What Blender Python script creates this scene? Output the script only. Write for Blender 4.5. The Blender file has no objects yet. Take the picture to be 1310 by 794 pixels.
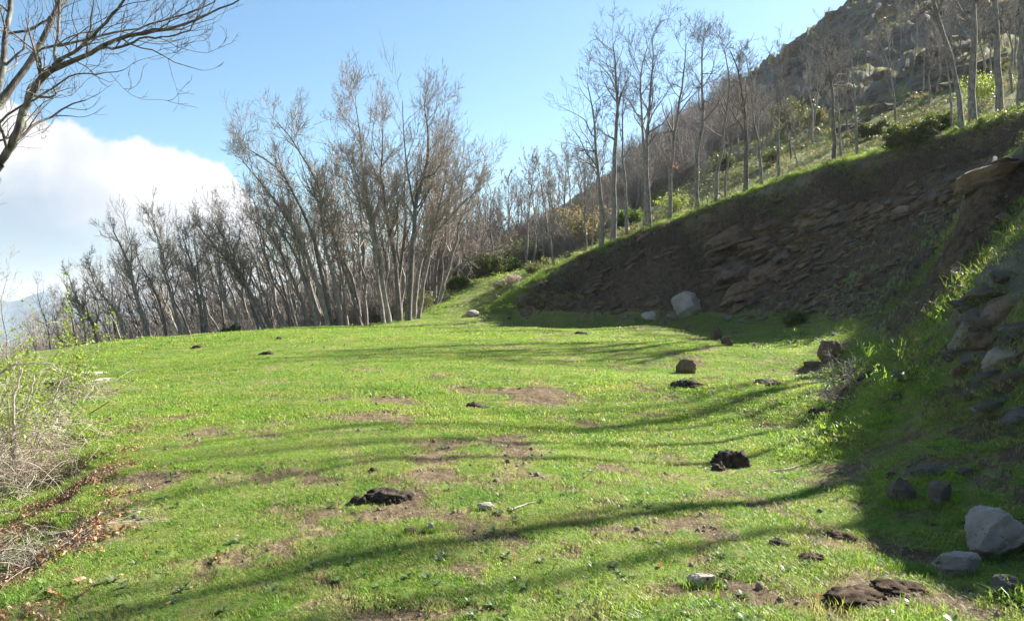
import bpy, math, random
import numpy as np
from mathutils import Matrix, Vector, Euler

# ------------------------------------------------------------------ camera, sky, sun, exposure
sc = bpy.context.scene
COL = sc.collection
F = 1028.0                       # focal length in photograph pixels
HOR = 372.0
PITCH = math.atan((397 - HOR) / F)
CAMZ = 1.6
cam_data = bpy.data.cameras.new('camera')
cam = bpy.data.objects.new('camera', cam_data)
COL.objects.link(cam)
cam_data.sensor_width = 36.0
cam_data.lens = 36.0 * F / 1310.0
cam_data.clip_end = 20000
cam.location = (0, 0, CAMZ)
cam.rotation_euler = (math.radians(90) - PITCH, 0, 0)
sc.camera = cam

SUN_AZ, SUN_EL = math.radians(55), math.radians(35)
SUN_DIR = Vector((math.sin(SUN_AZ) * math.cos(SUN_EL), math.cos(SUN_AZ) * math.cos(SUN_EL), math.sin(SUN_EL)))
sun_data = bpy.data.lights.new('sun', 'SUN')
sun_data.energy = 5.0
sun_data.angle = math.radians(0.45)
sun_data.color = (1.0, 0.95, 0.86)
sun = bpy.data.objects.new('sun', sun_data)
COL.objects.link(sun)
sun.rotation_euler = SUN_DIR.to_track_quat('Z', 'Y').to_euler()

sc.view_settings.view_transform = 'Standard'
sc.view_settings.look = 'None'
sc.view_settings.gamma = 1
sc.view_settings.exposure = 1.72

def cpt(px, py):
    """direction of a photograph pixel as (azimuth, elevation)"""
    a, b = (px - 655) / F, (397 - py) / F
    d = Vector((a, math.cos(PITCH) + b * math.sin(PITCH), -math.sin(PITCH) + b * math.cos(PITCH)))
    return math.atan2(d.x, d.y), math.atan2(d.z, math.hypot(d.x, d.y))

world = bpy.data.worlds.new("World")
sc.world = world
world.use_nodes = True
wt = world.node_tree
wt.nodes.clear()
def WN(t, **k):
    n = wt.nodes.new(t)
    for a, v in k.items(): setattr(n, a, v)
    return n
def wmath(op, a, b=None, c=None, clamp=False):
    n = WN('ShaderNodeMath', operation=op, use_clamp=clamp)
    for i, v in enumerate((a, b, c)):
        if v is None: continue
        if isinstance(v, (int, float)): n.inputs[i].default_value = v
        else: wt.links.new(v, n.inputs[i])
    return n.outputs[0]
def wramp(v, lo, hi):
    n = WN('ShaderNodeMapRange', interpolation_type='SMOOTHSTEP')
    wt.links.new(v, n.inputs[0]); n.inputs[1].default_value = lo; n.inputs[2].default_value = hi
    return n.outputs[0]
def wmix(f, a, b):
    n = WN('ShaderNodeMix', data_type='RGBA')
    wt.links.new(f, n.inputs[0])
    for v, i in ((a, 6), (b, 7)):
        if isinstance(v, tuple): n.inputs[i].default_value = (*v, 1)
        else: wt.links.new(v, n.inputs[i])
    return n.outputs[2]
sky = WN('ShaderNodeTexSky', sky_type='NISHITA', sun_disc=False, sun_elevation=SUN_EL, sun_rotation=SUN_AZ,
         altitude=900, air_density=1.0, dust_density=1.6, ozone_density=1.4)
tc = WN('ShaderNodeTexCoord')
sep = WN('ShaderNodeSeparateXYZ'); wt.links.new(tc.outputs['Generated'], sep.inputs[0])
azm = wmath('ARCTAN2', sep.outputs[0], sep.outputs[1])
elv = wmath('ARCSINE', sep.outputs[2])
noi = WN('ShaderNodeTexNoise'); noi.inputs['Scale'].default_value = 22; noi.inputs['Detail'].default_value = 7
noi.inputs['Roughness'].default_value = 0.55
wt.links.new(tc.outputs['Generated'], noi.inputs['Vector'])
noi2 = WN('ShaderNodeTexNoise'); noi2.inputs['Scale'].default_value = 7; noi2.inputs['Detail'].default_value = 5
wt.links.new(tc.outputs['Generated'], noi2.inputs['Vector'])
# outline of the cloud top: azimuth -> elevation (radians), given by a curve
fc = WN('ShaderNodeFloatCurve')
AZ0, AZ1, EL1 = -math.pi, math.pi, 0.5
cloud_top = [(-3.1, .42), (-2.4, .34), (-1.9, .4), (-1.3, .3), (-0.9, .26), (-0.66, .235)]  # unseen cloud beside and behind the camera, raised to add neutral light
for p in [(0, 128), (40, 137), (75, 152), (105, 172), (150, 172), (180, 172), (215, 181), (268, 191), (298, 206), (312, 232), (318, 262), (330, 300), (350, 330)]:
    cloud_top.append(cpt(*p))
cloud_top += [(-0.2, .03), (0.3, .03), (0.9, .05), (1.5, .2), (2.2, .36), (3.1, .42)]  # the high end is unseen cloud, added for neutral light in the shade
cm = fc.mapping; cu = cm.curves[0]
while len(cu.points) > 2: cu.points.remove(cu.points[-1])
pts = [((a - AZ0) / (AZ1 - AZ0), e / EL1) for a, e in cloud_top]
cu.points[0].location = pts[0]; cu.points[1].location = pts[-1]
for p in pts[1:-1]: cu.points.new(*p)
for p in cu.points: p.handle_type = 'VECTOR'
cm.update()
wt.links.new(wmath('MULTIPLY_ADD', azm, 1 / (AZ1 - AZ0), -AZ0 / (AZ1 - AZ0)), fc.inputs['Value'])
top = wmath('MULTIPLY', fc.outputs[0], EL1)
edge = wmath('MULTIPLY_ADD', noi.outputs[0], 0.060, -0.030)
depth_in = wmath('SUBTRACT', wmath('ADD', top, edge), elv)
mask = wramp(depth_in, -0.001, 0.009)
# grey-blue underside and gaps low in the cloud
body = wmath('ADD', depth_in, wmath('MULTIPLY_ADD', noi2.outputs[0], 0.16, -0.08))
grey = wramp(wmath('ADD', body, wmath('MULTIPLY', wramp(azm, -0.40, -0.56), 0.07)), 0.10, 0.19)
thin = wramp(wmath('ADD', elv, wmath('MULTIPLY_ADD', noi2.outputs[0], -0.12, 0.06)), 0.085, 0.02)
CL = 6.6
cloud = wmix(grey, wmix(wramp(noi2.outputs[0], .42, .62), (CL, CL, CL * 1.02), (4.9, 5.2, 5.7)), (3.1, 3.9, 4.8))
skyc = wmix(wramp(elv, 0.75, -0.02), sky.outputs[0], sky.outputs[0])
skyv = WN('ShaderNodeMix', data_type='RGBA', blend_type='MULTIPLY'); skyv.inputs[0].default_value = 1
wt.links.new(sky.outputs[0], skyv.inputs[6]); skyv.inputs[7].default_value = (0.98, 1.22, 1.26, 1)
col = wmix(wmath('MULTIPLY', mask, wmath('SUBTRACT', 1.0, wmath('MULTIPLY', thin, 0.35))), skyv.outputs[2], cloud)
bg = WN('ShaderNodeBackground'); bg.inputs[1].default_value = 0.050
wt.links.new(col, bg.inputs[0])
wo = WN('ShaderNodeOutputWorld'); wt.links.new(bg.outputs[0], wo.inputs[0])

sc.cycles.max_bounces = 6
sc.cycles.transparent_max_bounces = 4
sc.cycles.use_denoising = True

# ------------------------------------------------------------------ helpers
rng = np.random.default_rng(7)
random.seed(7)
def P3(px, py, Y):
    """world point seen at a photograph pixel, at distance Y ahead"""
    a, b = (px - 655) / F, (397 - py) / F
    dy = math.cos(PITCH) + b * math.sin(PITCH)
    dz = -math.sin(PITCH) + b * math.cos(PITCH)
    return np.array((a * Y / dy, Y, CAMZ + dz * Y / dy))

def _hash(ix, iy, seed):
    h = (ix.astype(np.int64) * 374761393 + iy.astype(np.int64) * 668265263 + seed * 2147483647) & 0xffffffff
    h = ((h ^ (h >> 13)) * 1274126177) & 0xffffffff
    return (h ^ (h >> 16)) & 0xffffffff
def pn(x, y, seed=0):
    """2D gradient noise, about -0.7..0.7"""
    x = np.asarray(x, float); y = np.asarray(y, float)
    ix = np.floor(x); iy = np.floor(y); fx = x - ix; fy = y - iy
    u = fx * fx * fx * (fx * (fx * 6 - 15) + 10); v = fy * fy * fy * (fy * (fy * 6 - 15) + 10)
    def g(dx, dy):
        a = _hash(ix + dx, iy + dy, seed) * (2 * np.pi / 4294967296.0)
        return np.cos(a) * (fx - dx) + np.sin(a) * (fy - dy)
    n0 = g(0, 0) * (1 - u) + g(1, 0) * u
    n1 = g(0, 1) * (1 - u) + g(1, 1) * u
    return n0 * (1 - v) + n1 * v
def fbm(x, y, oct=4, seed=0, gain=0.5):
    s = 0; a = 1.0
    for i in range(oct):
        s = s + a * pn(x * 2 ** i + 17.3 * i, y * 2 ** i - 9.1 * i, seed + i * 31); a *= gain
    return s
def ridg(x, y, oct=4, seed=0):
    s = 0; a = 1.0
    for i in range(oct):
        s = s + a * (1 - 2.6 * np.abs(pn(x * 2 ** i + 5.3 * i, y * 2 ** i + 3.7 * i, seed + i * 17))); a *= 0.5
    return s
def sstep(a, b, x):
    t = np.clip((x - a) / (b - a), 0, 1)
    return t * t * (3 - 2 * t)

def mesh_np(name, verts, faces):
    """faces: array (M,3) or (M,4), or list of such arrays"""
    if not isinstance(faces, list): faces = [faces]
    faces = [f for f in faces if len(f)]
    me = bpy.data.meshes.new(name)
    verts = np.asarray(verts, np.float32)
    nl = sum(f.size for f in faces); nf = sum(len(f) for f in faces)
    me.vertices.add(len(verts)); me.loops.add(nl); me.polygons.add(nf)
    me.vertices.foreach_set('co', verts.ravel())
    me.loops.foreach_set('vertex_index', np.concatenate([f.ravel() for f in faces]).astype(np.int32))
    tot = np.concatenate([np.full(len(f), f.shape[1]) for f in faces])
    st = np.concatenate([[0], np.cumsum(tot)[:-1]])
    me.polygons.foreach_set('loop_start', st.astype(np.int32))
    me.polygons.foreach_set('loop_total', tot.astype(np.int32))
    me.update(calc_edges=True); me.validate()
    return me
def smooth(me, on=True):
    me.polygons.foreach_set('use_smooth', np.full(len(me.polygons), on))
def link(name, me, mat=None, parent=None, smoothed=True, **props):
    o = bpy.data.objects.new(name, me)
    COL.objects.link(o)
    if mat is not None and me is not None and len(me.materials) == 0: me.materials.append(mat)
    if me is not None and smoothed and len(me.polygons): smooth(me)
    if parent is not None: o.parent = parent
    for k, v in props.items(): o[k] = v
    return o
def empty(name, loc, label=None, category=None, group=None):
    o = bpy.data.objects.new(name, None); COL.objects.link(o)
    o.location = loc; o.empty_display_size = 0.2
    if label: o['label'] = label
    if category: o['category'] = category
    if group: o['group'] = group
    return o
def tag(o, label, category, group=None):
    o['label'] = label; o['category'] = category
    if group: o['group'] = group
    return o

# ------------------------------------------------------------------ materials
class MT:
    def __init__(s, name):
        s.m = bpy.data.materials.new(name); s.m.use_nodes = True
        s.t = s.m.node_tree; s.t.nodes.clear()
        s.out = s.n('ShaderNodeOutputMaterial')
        s.geo = s.n('ShaderNodeNewGeometry')
        s.pos = s.geo.outputs['Position']
    def n(s, t, **k):
        x = s.t.nodes.new(t)
        for a, v in k.items(): setattr(x, a, v)
        return x
    def l(s, a, b): s.t.links.new(a, b)
    def setin(s, sock, v):
        if isinstance(v, (int, float)): sock.default_value = v
        elif isinstance(v, tuple): sock.default_value = (*v, 1) if len(sock.default_value) == 4 else v
        else: s.l(v, sock)
    def noise(s, scale, detail=4, rough=0.55, vec=None, dist=0):
        x = s.n('ShaderNodeTexNoise'); x.inputs['Scale'].default_value = scale
        x.inputs['Detail'].default_value = detail; x.inputs['Roughness'].default_value = rough
        x.inputs['Distortion'].default_value = dist
        s.l(vec if vec is not None else s.pos, x.inputs['Vector']); return x.outputs[0]
    def ramp(s, v, a, b, lo=0.0, hi=1.0):
        x = s.n('ShaderNodeMapRange', interpolation_type='SMOOTHSTEP')
        s.setin(x.inputs[0], v)
        for i, q in ((1, a), (2, b), (3, lo), (4, hi)): x.inputs[i].default_value = q
        return x.outputs[0]
    def mix(s, f, a, b, blend='MIX'):
        x = s.n('ShaderNodeMix', data_type='RGBA', blend_type=blend)
        s.setin(x.inputs[0], f); s.setin(x.inputs[6], a); s.setin(x.inputs[7], b); return x.outputs[2]
    def math(s, op, a, b=0.0, clamp=False):
        x = s.n('ShaderNodeMath', operation=op, use_clamp=clamp)
        s.setin(x.inputs[0], a); s.setin(x.inputs[1], b); return x.outputs[0]
    def attr(s, name):
        x = s.n('ShaderNodeAttribute', attribute_name=name); return x.outputs['Fac']
    def scaled(s, v):
        x = s.n('ShaderNodeVectorMath', operation='MULTIPLY'); s.l(s.pos, x.inputs[0]); x.inputs[1].default_value = v
        return x.outputs[0]
    def bump(s, h, strength, dist=0.02):
        x = s.n('ShaderNodeBump'); x.inputs['Strength'].default_value = strength; x.inputs['Distance'].default_value = dist
        s.l(h, x.inputs['Height']); return x.outputs[0]
    def bsdf(s, col, rough=0.9, normal=None, spec=0.2, trans=None):
        b = s.n('ShaderNodeBsdfPrincipled')
        s.setin(b.inputs['Base Color'], col); s.setin(b.inputs['Roughness'], rough)
        b.inputs['Specular IOR Level'].default_value = spec
        if normal is not None: s.l(normal, b.inputs['Normal'])
        o = b.outputs[0]
        if trans is not None:
            t = s.n('ShaderNodeBsdfTranslucent'); s.setin(t.inputs[0], trans[1])
            mx = s.n('ShaderNodeMixShader'); mx.inputs[0].default_value = trans[0]
            s.l(o, mx.inputs[1]); s.l(t.outputs[0], mx.inputs[2]); o = mx.outputs[0]
        s.l(o, s.out.inputs[0]); return s.m

def terrain_material():
    s = MT('turf_earth_and_rock')
    soil, rock, dry = s.attr('soil'), s.attr('rock'), s.attr('dry')
    g = s.mix(s.ramp(s.noise(1.3, 6), .35, .65), (0.10, 0.17, 0.028), (0.17, 0.235, 0.045))
    g = s.mix(s.ramp(s.noise(9, 5), .45, .7), g, (0.19, 0.18, 0.07))
    g = s.mix(s.math('MULTIPLY', dry, s.ramp(s.noise(1.1, 7, .7), .3, .62)), g, (0.21, 0.18, 0.10))
    so = s.mix(s.ramp(s.noise(6, 8, .7), .3, .7), (0.085, 0.060, 0.036), (0.22, 0.165, 0.098))
    so = s.mix(s.ramp(s.noise(45, 4), .55, .72), so, (0.34, 0.27, 0.19))
    st = s.noise(1.0, 8, .65, s.scaled((0.7, 0.7, 3.5)), 0.6)
    ro = s.mix(s.ramp(st, .32, .66), (0.075, 0.056, 0.040), (0.20, 0.155, 0.11))
    ro = s.mix(s.ramp(s.noise(.35, 5), .4, .62), ro, (0.21, 0.20, 0.165))
    ro = s.mix(s.ramp(s.noise(2.3, 8, .75), .56, .7), ro, (0.11, 0.135, 0.055))
    n1 = s.noise(3.0, 8, .7)
    fs = s.ramp(s.math('ADD', soil, s.math('MULTIPLY', n1, 0.7)), .62, .86)
    so = s.mix(s.attr('bank_shade'), so, s.mix(s.ramp(s.noise(4, 9, .75), .32, .68), (0.05, 0.036, 0.025), (0.175, 0.128, 0.085)))  # bank soil made darker: the bank's shade is put into its earth colour
    th = s.mix(s.ramp(s.noise(14, 5, .7), .4, .6), (0.20, 0.20, 0.06), (0.30, 0.25, 0.13))
    g = s.mix(s.ramp(s.math('ADD', soil, s.math('MULTIPLY', n1, 0.7)), .42, .64), g, th)
    c = s.mix(fs, g, so)
    fr = s.ramp(s.math('ADD', rock, s.math('MULTIPLY', s.noise(1.7, 8, .7), 0.8)), .78, 1.0)
    c = s.mix(fr, c, ro)
    bh = s.math('ADD', s.noise(7, 10, .75), s.math('MULTIPLY', s.noise(1.5, 8, .7), 2.0))
    nb = s.bump(bh, 0.75, 0.09)
    return s.bsdf(c, 0.95, nb, 0.1)

def grass_material(name, c0, c1, c2, tf=0.5, patch=0.35, tr=(1.25, 1.2, .8)):
    s = MT(name)
    oi = s.n('ShaderNodeObjectInfo')
    f = s.ramp(s.noise(patch, 5, .6), .35, .65)
    c = s.mix(f, c0, c1)
    c = s.mix(s.ramp(s.math('ADD', s.math('MULTIPLY', s.noise(1.4, 6, .7), .9), s.math('MULTIPLY', oi.outputs['Random'], .35)), .60, .82), c, c2)
    c = s.mix(s.ramp(s.noise(5.5, 5, .75), .52, .70), c, c2)
    hs = s.n('ShaderNodeHueSaturation'); s.l(c, hs.inputs['Color']); s.l(s.ramp(s.noise(28, 3, .7), .3, .7, .62, 1.42), hs.inputs['Value']); c = hs.outputs[0]
    t = s.mix(1.0, c, tr, 'MULTIPLY')
    return s.bsdf(c, 0.45, None, 0.35, (tf, t))

def bark_material(name, a, b, lichen=None, sc_=14):
    s = MT(name)
    n = s.noise(sc_, 6, .65, s.scaled((1, 1, .25)))
    c = s.mix(s.ramp(n, .35, .65), a, b)
    if lichen: c = s.mix(s.ramp(s.noise(3.5, 5, .7), .52, .66), c, lichen)
    return s.bsdf(c, 0.9, s.bump(s.noise(sc_ * 2, 6, .7, s.scaled((1, 1, .2))), .6, .02), 0.15)

def rock_material(name, a, b, lich=(0.33, 0.33, 0.29), moss=(0.06, 0.075, 0.02), lt=.56, scale=1.0):
    s = MT(name)
    oi = s.n('ShaderNodeObjectInfo')
    n = s.noise(2.2 * scale, 9, .7)
    c = s.mix(s.ramp(n, .32, .68), a, b)
    c = s.mix(s.ramp(s.noise(7 * scale, 8, .75), lt, lt + .10), c, lich)
    c = s.mix(s.ramp(s.noise(4.1 * scale, 7, .7), .62, .72), c, moss)
    c = s.mix(s.ramp(s.noise(30 * scale, 3), .62, .75), c, (0.03, 0.03, 0.028))
    v = s.mix(oi.outputs['Random'], (0.75, 0.74, 0.72), (1.15, 1.1, 1.02))
    c = s.mix(1.0, c, v, 'MULTIPLY')
    h = s.math('ADD', s.noise(5 * scale, 10, .75), s.math('MULTIPLY', s.noise(24 * scale, 6, .7), .3))
    return s.bsdf(c, 0.88, s.bump(h, .8, .05 / scale), 0.2)

M_terrain = terrain_material()
M_grass = grass_material('short_meadow_grass', (0.140, 0.268, 0.036), (0.220, 0.36, 0.048), (0.34, 0.36, 0.12))
M_weed = grass_material('weed_leaves', (0.09, 0.16, 0.04), (0.13, 0.21, 0.06), (0.20, 0.24, 0.13), .35)
M_slope = grass_material('rough_slope_grass', (0.075, 0.11, 0.028), (0.13, 0.15, 0.05), (0.25, 0.205, 0.12), .4)
M_straw = grass_material('dead_straw', (0.56, 0.49, 0.40), (0.72, 0.65, 0.55), (0.48, 0.39, 0.29), .35, tr=(1, 1, 1))
M_leaf = grass_material('fallen_oak_leaf', (0.30, 0.14, 0.06), (0.40, 0.24, 0.13), (0.46, 0.32, 0.20), .2, 4, tr=(1.1, .9, .7))
M_bark = bark_material('grey_oak_bark', (0.15, 0.135, 0.12), (0.33, 0.305, 0.27), (0.34, 0.345, 0.29))
M_bark2 = bark_material('dark_oak_bark', (0.09, 0.078, 0.068), (0.22, 0.195, 0.17), (0.24, 0.24, 0.20))
M_twig = bark_material('oak_twigs', (0.29, 0.24, 0.20), (0.47, 0.405, 0.35))
M_twig2 = bark_material('grey_twigs', (0.15, 0.13, 0.11), (0.25, 0.22, 0.19))
M_twig3 = bark_material('pale_scrub_twigs', (0.22, 0.195, 0.17), (0.36, 0.325, 0.285))
M_rock = rock_material('lichened_grey_stone', (0.17, 0.145, 0.115), (0.31, 0.27, 0.215))
M_rockb = rock_material('brown_schist', (0.115, 0.08, 0.055), (0.235, 0.175, 0.12), (0.27, 0.24, 0.19), lt=.6)
M_rockd = rock_material('dark_crag_stone', (0.085, 0.078, 0.065), (0.165, 0.15, 0.13), (0.25, 0.25, 0.22), (0.05, 0.07, 0.02))
M_slabb = rock_material('rusty_layered_schist', (0.11, 0.075, 0.048), (0.25, 0.18, 0.115), (0.26, 0.23, 0.18), lt=.64)
M_slabd = rock_material('dark_layered_schist', (0.08, 0.065, 0.05), (0.19, 0.155, 0.12), (0.24, 0.23, 0.19), lt=.64)
M_rockw = rock_material('pale_quartz_stone', (0.36, 0.33, 0.29), (0.54, 0.51, 0.46), (0.62, 0.60, 0.56))
s = MT('dark_dung'); M_dung = s.bsdf(s.mix(s.ramp(s.noise(16, 7, .7), .35, .7), (0.028, 0.021, 0.015), (0.12, 0.092, 0.066)), .8, s.bump(s.noise(30, 8, .75), .9, .03), .25)
s = MT('turned_earth'); M_earth = s.bsdf(s.mix(s.ramp(s.noise(12, 8, .75), .35, .68), (0.05, 0.033, 0.022), (0.17, 0.12, 0.08)), .95, s.bump(s.noise(26, 8, .75), 1, .04), .1)
M_root = bark_material('dead_roots', (0.10, 0.075, 0.055), (0.22, 0.175, 0.13))
M_deadwood = bark_material('bleached_dead_wood', (0.24, 0.20, 0.17), (0.55, 0.49, 0.42))
M_log = bark_material('charred_lichened_log', (0.035, 0.03, 0.028), (0.12, 0.11, 0.10), (0.42, 0.42, 0.39), 8)
M_broom = grass_material('broom_stems', (0.06, 0.11, 0.02), (0.11, 0.18, 0.03), (0.18, 0.18, 0.06), .4)
M_ever = grass_material('dark_evergreen_leaf', (0.05, 0.08, 0.015), (0.09, 0.13, 0.025), (0.13, 0.15, 0.04), .25)
M_red = grass_material('russet_leaf', (0.30, 0.09, 0.04), (0.42, 0.17, 0.07), (0.36, 0.2, 0.1), .3)
M_young = grass_material('young_green_leaf', (0.22, 0.33, 0.04), (0.30, 0.40, 0.07), (0.38, 0.42, 0.14), .5, 3)

# ------------------------------------------------------------------ the lie of the land
RIM_PX = [(635, 405, 47.0), (680, 365, 48.0), (740, 330, 49.0), (800, 305, 49.0), (870, 280, 48.2), (950, 250, 46.2),
          (1060, 213, 43.0), (1180, 183, 39.0), (1310, 143, 34.0)]
rim3 = [P3(*p) for p in RIM_PX]
left_seam = [(-150., 100.), (-60., 72.), (-27., 58.), (-15., 52.), (-9., 48.6), (-6., 46.6), (-3., 46.6)]
right_rim = [(18.8, 27., 9.0), (17.1, 23.6, 8.3), (15.3, 19.4, 9.2), (13.2, 14., 8.8), (11.4, 8., 8.7), (9.8, 2., 7.0), (9., -6., 5.2), (9., -30., 4.)]
RIM = np.array([*left_seam] + [(p[0], p[1]) for p in rim3] + [(a, b) for a, b, c in right_rim])
common = [(*P3(90, 445, 34),), (*P3(200, 440, 38),), (*P3(300, 433, 41),), (*P3(420, 425, 44),), (*P3(520, 411, 45.5),), (*P3(20, 452, 30),),
          (-22, 42, -2.2), (-16, 50, -2.2), (-10, 52, -1.2), (-30, 60, -6), (-20, 70, -4.2), (-60, 72, -11), (-50, 45, -7), (-35, 30, -2.6),
          (-150, 100, -30), (-8, 60, -.7), (-60, 20, -7), (-150, 0, -22)]
common += [(*P3(600, 409, 46.3),), (*P3(560, 411, 46.),), (-6.2, 47.5, -.15)]
c1 = list(common)
for x, y in ((0, 0), (0, 8), (-3, 8), (2, 5), (0, 15), (-6, 18), (4, 15), (0, 25), (6, 25), (-10, 26), (0, 35), (6, 36), (-8, 36), (-3, 3), (-3, -6), (2, -6), (0, -30), (-5, 12)):
    c1.append((x, y, 0.0))
c1 += [(-12, 8, -1.6), (-20, 0, -4), (-14, 18, -1.2)]
for p in [(640, 408, 46.4), (700, 408, 46.6), (780, 409, 46.5), (880, 409, 45.3), (940, 413, 41), (1000, 416, 37), (1040, 425, 31), (1070, 440, 24.5), (1085, 475, 16.5),
          (1100, 520, 11.5), (1120, 575, 8.3), (1160, 640, 6.3), (1240, 730, 4.8),
          (1290, 640, 5.7), (1300, 560, 6.5), (1300, 480, 7.5), (1300, 410, 8.5), (1290, 352, 9.6), (1220, 470, 9.0), (1215, 410, 12.5), (1240, 385, 13),
          (1300, 335, 12.5), (1300, 280, 18), (1300, 225, 26), (1308, 180, 31.5),
          (1200, 440, 13), (1200, 400, 18), (1200, 335, 27), (1200, 262, 34.5), (1190, 215, 37.6), (1150, 460, 12.8), (1150, 420, 20),
          (1100, 430, 25), (1100, 385, 32), (1100, 320, 37.5), (1100, 262, 40.5),
          (1000, 395, 40.5), (1000, 350, 42.3), (1000, 300, 44), (940, 380, 43.8), (940, 320, 45.2),
          (880, 375, 46.4), (880, 325, 47.5), (800, 375, 47.2), (800, 338, 48.2), (740, 380, 47.4), (700, 385, 47.3)]:
    c1.append((*P3(*p),))
for i, p in enumerate(rim3):
    nx = RIM[min(len(left_seam) + i + 1, len(RIM) - 1)] - RIM[len(left_seam) + i - 1]
    nrm = np.array((nx[1], -nx[0])); nrm /= np.linalg.norm(nrm)
    cut = min(1.1, .5 * max(p[2], 0))
    c1.append((p[0] + nrm[0] * .45, p[1] + nrm[1] * .45, p[2] - cut))
for x, y, z in right_rim: c1.append((x - .6, y, z - 1.1)); c1.append((x - 4.2, y - 1.0, z * .42))
c2 = list(common) + [(p[0], p[1], p[2]) for p in rim3] + right_rim
for p in [(600, 385, 52), (560, 393, 50), (640, 354, 57), (690, 343, 58), (730, 319, 66), (600, 360, 62), (540, 402, 49), (575, 366, 62), (640, 330, 80), (700, 300, 95), (640, 318, 125), (700, 290, 120),
          (780, 295, 60), (780, 262, 85), (780, 242, 110), (860, 265, 58), (860, 230, 75), (865, 195, 100), (865, 162, 135),
          (930, 225, 58), (930, 190, 80), (930, 155, 110), (930, 122, 138), (1000, 203, 60), (1000, 165, 80), (1000, 115, 105), (1000, 72, 130),
          (1080, 180, 55), (1080, 140, 70), (1080, 88, 92), (1080, 34, 115), (1150, 155, 52), (1150, 105, 70), (1150, 45, 90), (1150, -15, 112),
          (1250, 132, 46), (1250, 80, 62), (1250, 15, 82), (1250, -60, 105), (1400, 60, 60), (1400, -60, 90)]:
    c2.append((*P3(*p),))
c2 += [(60, 0, 30), (30, 0, 13), (22, 14, 12), (40, -30, 16), (25, -30, 9), (45, 25, 25), (100, 40, 48), (120, -40, 50), (60, 130, 52), (90, 160, 55), (20, 160, 22), (0, 150, 8), (-30, 120, -10),
       (-8, 90, 0), (-4, 75, 1.0), (30, 170, 34)]
def rbf_fit(c, cc):
    c = np.array(c, float); X = c[:, :2]; n = len(c)
    D = np.sqrt(((X[:, None] - X[None]) ** 2).sum(-1) + cc * cc)
    A = np.zeros((n + 3, n + 3)); A[:n, :n] = -D + np.eye(n) * -0.02
    A[:n, n] = 1; A[:n, n + 1:] = X; A[n, :n] = 1; A[n + 1:, :n] = X.T
    return X, np.linalg.solve(A, np.concatenate([c[:, 2], np.zeros(3)])), cc
def rbf_eval(m, x, y):
    X, w, cc = m
    o = w[len(X)] + w[-2] * x + w[-1] * y
    for i in range(len(X)):
        o = o - w[i] * np.sqrt((x - X[i, 0]) ** 2 + (y - X[i, 1]) ** 2 + cc * cc)
    return o
R1, R2 = rbf_fit(c1, .6), rbf_fit(c2, 1.2)
def rim_dist(x, y):
    best = np.full(x.shape, 1e9); sg = np.ones(x.shape)
    for a, b in zip(RIM[:-1], RIM[1:]):
        d = b - a; L = d @ d
        t = np.clip(((x - a[0]) * d[0] + (y - a[1]) * d[1]) / L, 0, 1)
        q = np.hypot(x - a[0] - t * d[0], y - a[1] - t * d[1])
        cr = d[0] * (y - a[1]) - d[1] * (x - a[0])
        m = q < best - 1e-9
        best = np.where(m, q, best); sg = np.where(m, np.sign(cr) + (cr == 0), sg)
    return best * sg
XE = np.array([(-5, -2.0), (2, -2.2), (4.5, -2.45), (6.1, -2.95), (8.3, -3.95), (11, -5.8), (14, -8.2), (20, -13), (30, -22), (60, -60)])
def left_off(x, y): return np.interp(y, XE[:, 0], XE[:, 1]) - x + .35 * pn(x * .9, y * .9, 5)
# bare earth: (px, py, width px, height px, strength)
PATCH = [(470, 528, 110, 16, 1), (510, 508, 70, 10, 1), (250, 528, 60, 12, 1), (170, 540, 60, 14, .9), (380, 535, 36, 18, 1), (345, 612, 50, 14, .9), (390, 620, 40, 20, .8), (235, 608, 30, 10, .8), (160, 590, 40, 16, 1),
         (520, 655, 110, 40, .85), (560, 612, 50, 14, .8), (650, 560, 70, 50, .8), (690, 495, 110, 12, .7), (865, 545, 50, 10, 1), (750, 514, 26, 7, 1), (655, 475, 20, 5, 1), (1065, 528, 55, 10, 1), (1095, 537, 30, 8, .8),
         (905, 680, 70, 45, .9), (955, 772, 90, 50, 1), (665, 710, 40, 40, .8), (770, 640, 60, 14, .8), (1100, 768, 90, 40, 1.1), (1060, 690, 60, 20, .9), (1040, 718, 50, 12, .9), (1130, 735, 90, 30, .9),
         (850, 780, 70, 30, .7), (840, 462, 40, 5, .9), (560, 484, 26, 5, .8), (690, 432, 60, 3, .7), (800, 432, 70, 4, .7), (480, 410, 26, 4, .9), (1000, 640, 60, 12, .6), (430, 690, 60, 20, .5), (600, 740, 80, 26, .5),
         (340, 770, 70, 20, .5), (610, 384, 60, 14, .9), (580, 392, 40, 8, .7), (1190, 612, 60, 20, .8), (1150, 500, 40, 14, .6)]
PW = []
for px, py, w, h, s_ in PATCH:
    zc = 0.0
    Y = (CAMZ - zc) * F / max(py - HOR, 12)
    if py < 420: Y = 49.0
    q = P3(px, py, Y)
    PW.append((q[0], Y, w / 2 * Y / F, max(h / 2 * Y * Y / F / CAMZ, .08) if py > 420 else 1.6, s_))
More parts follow.
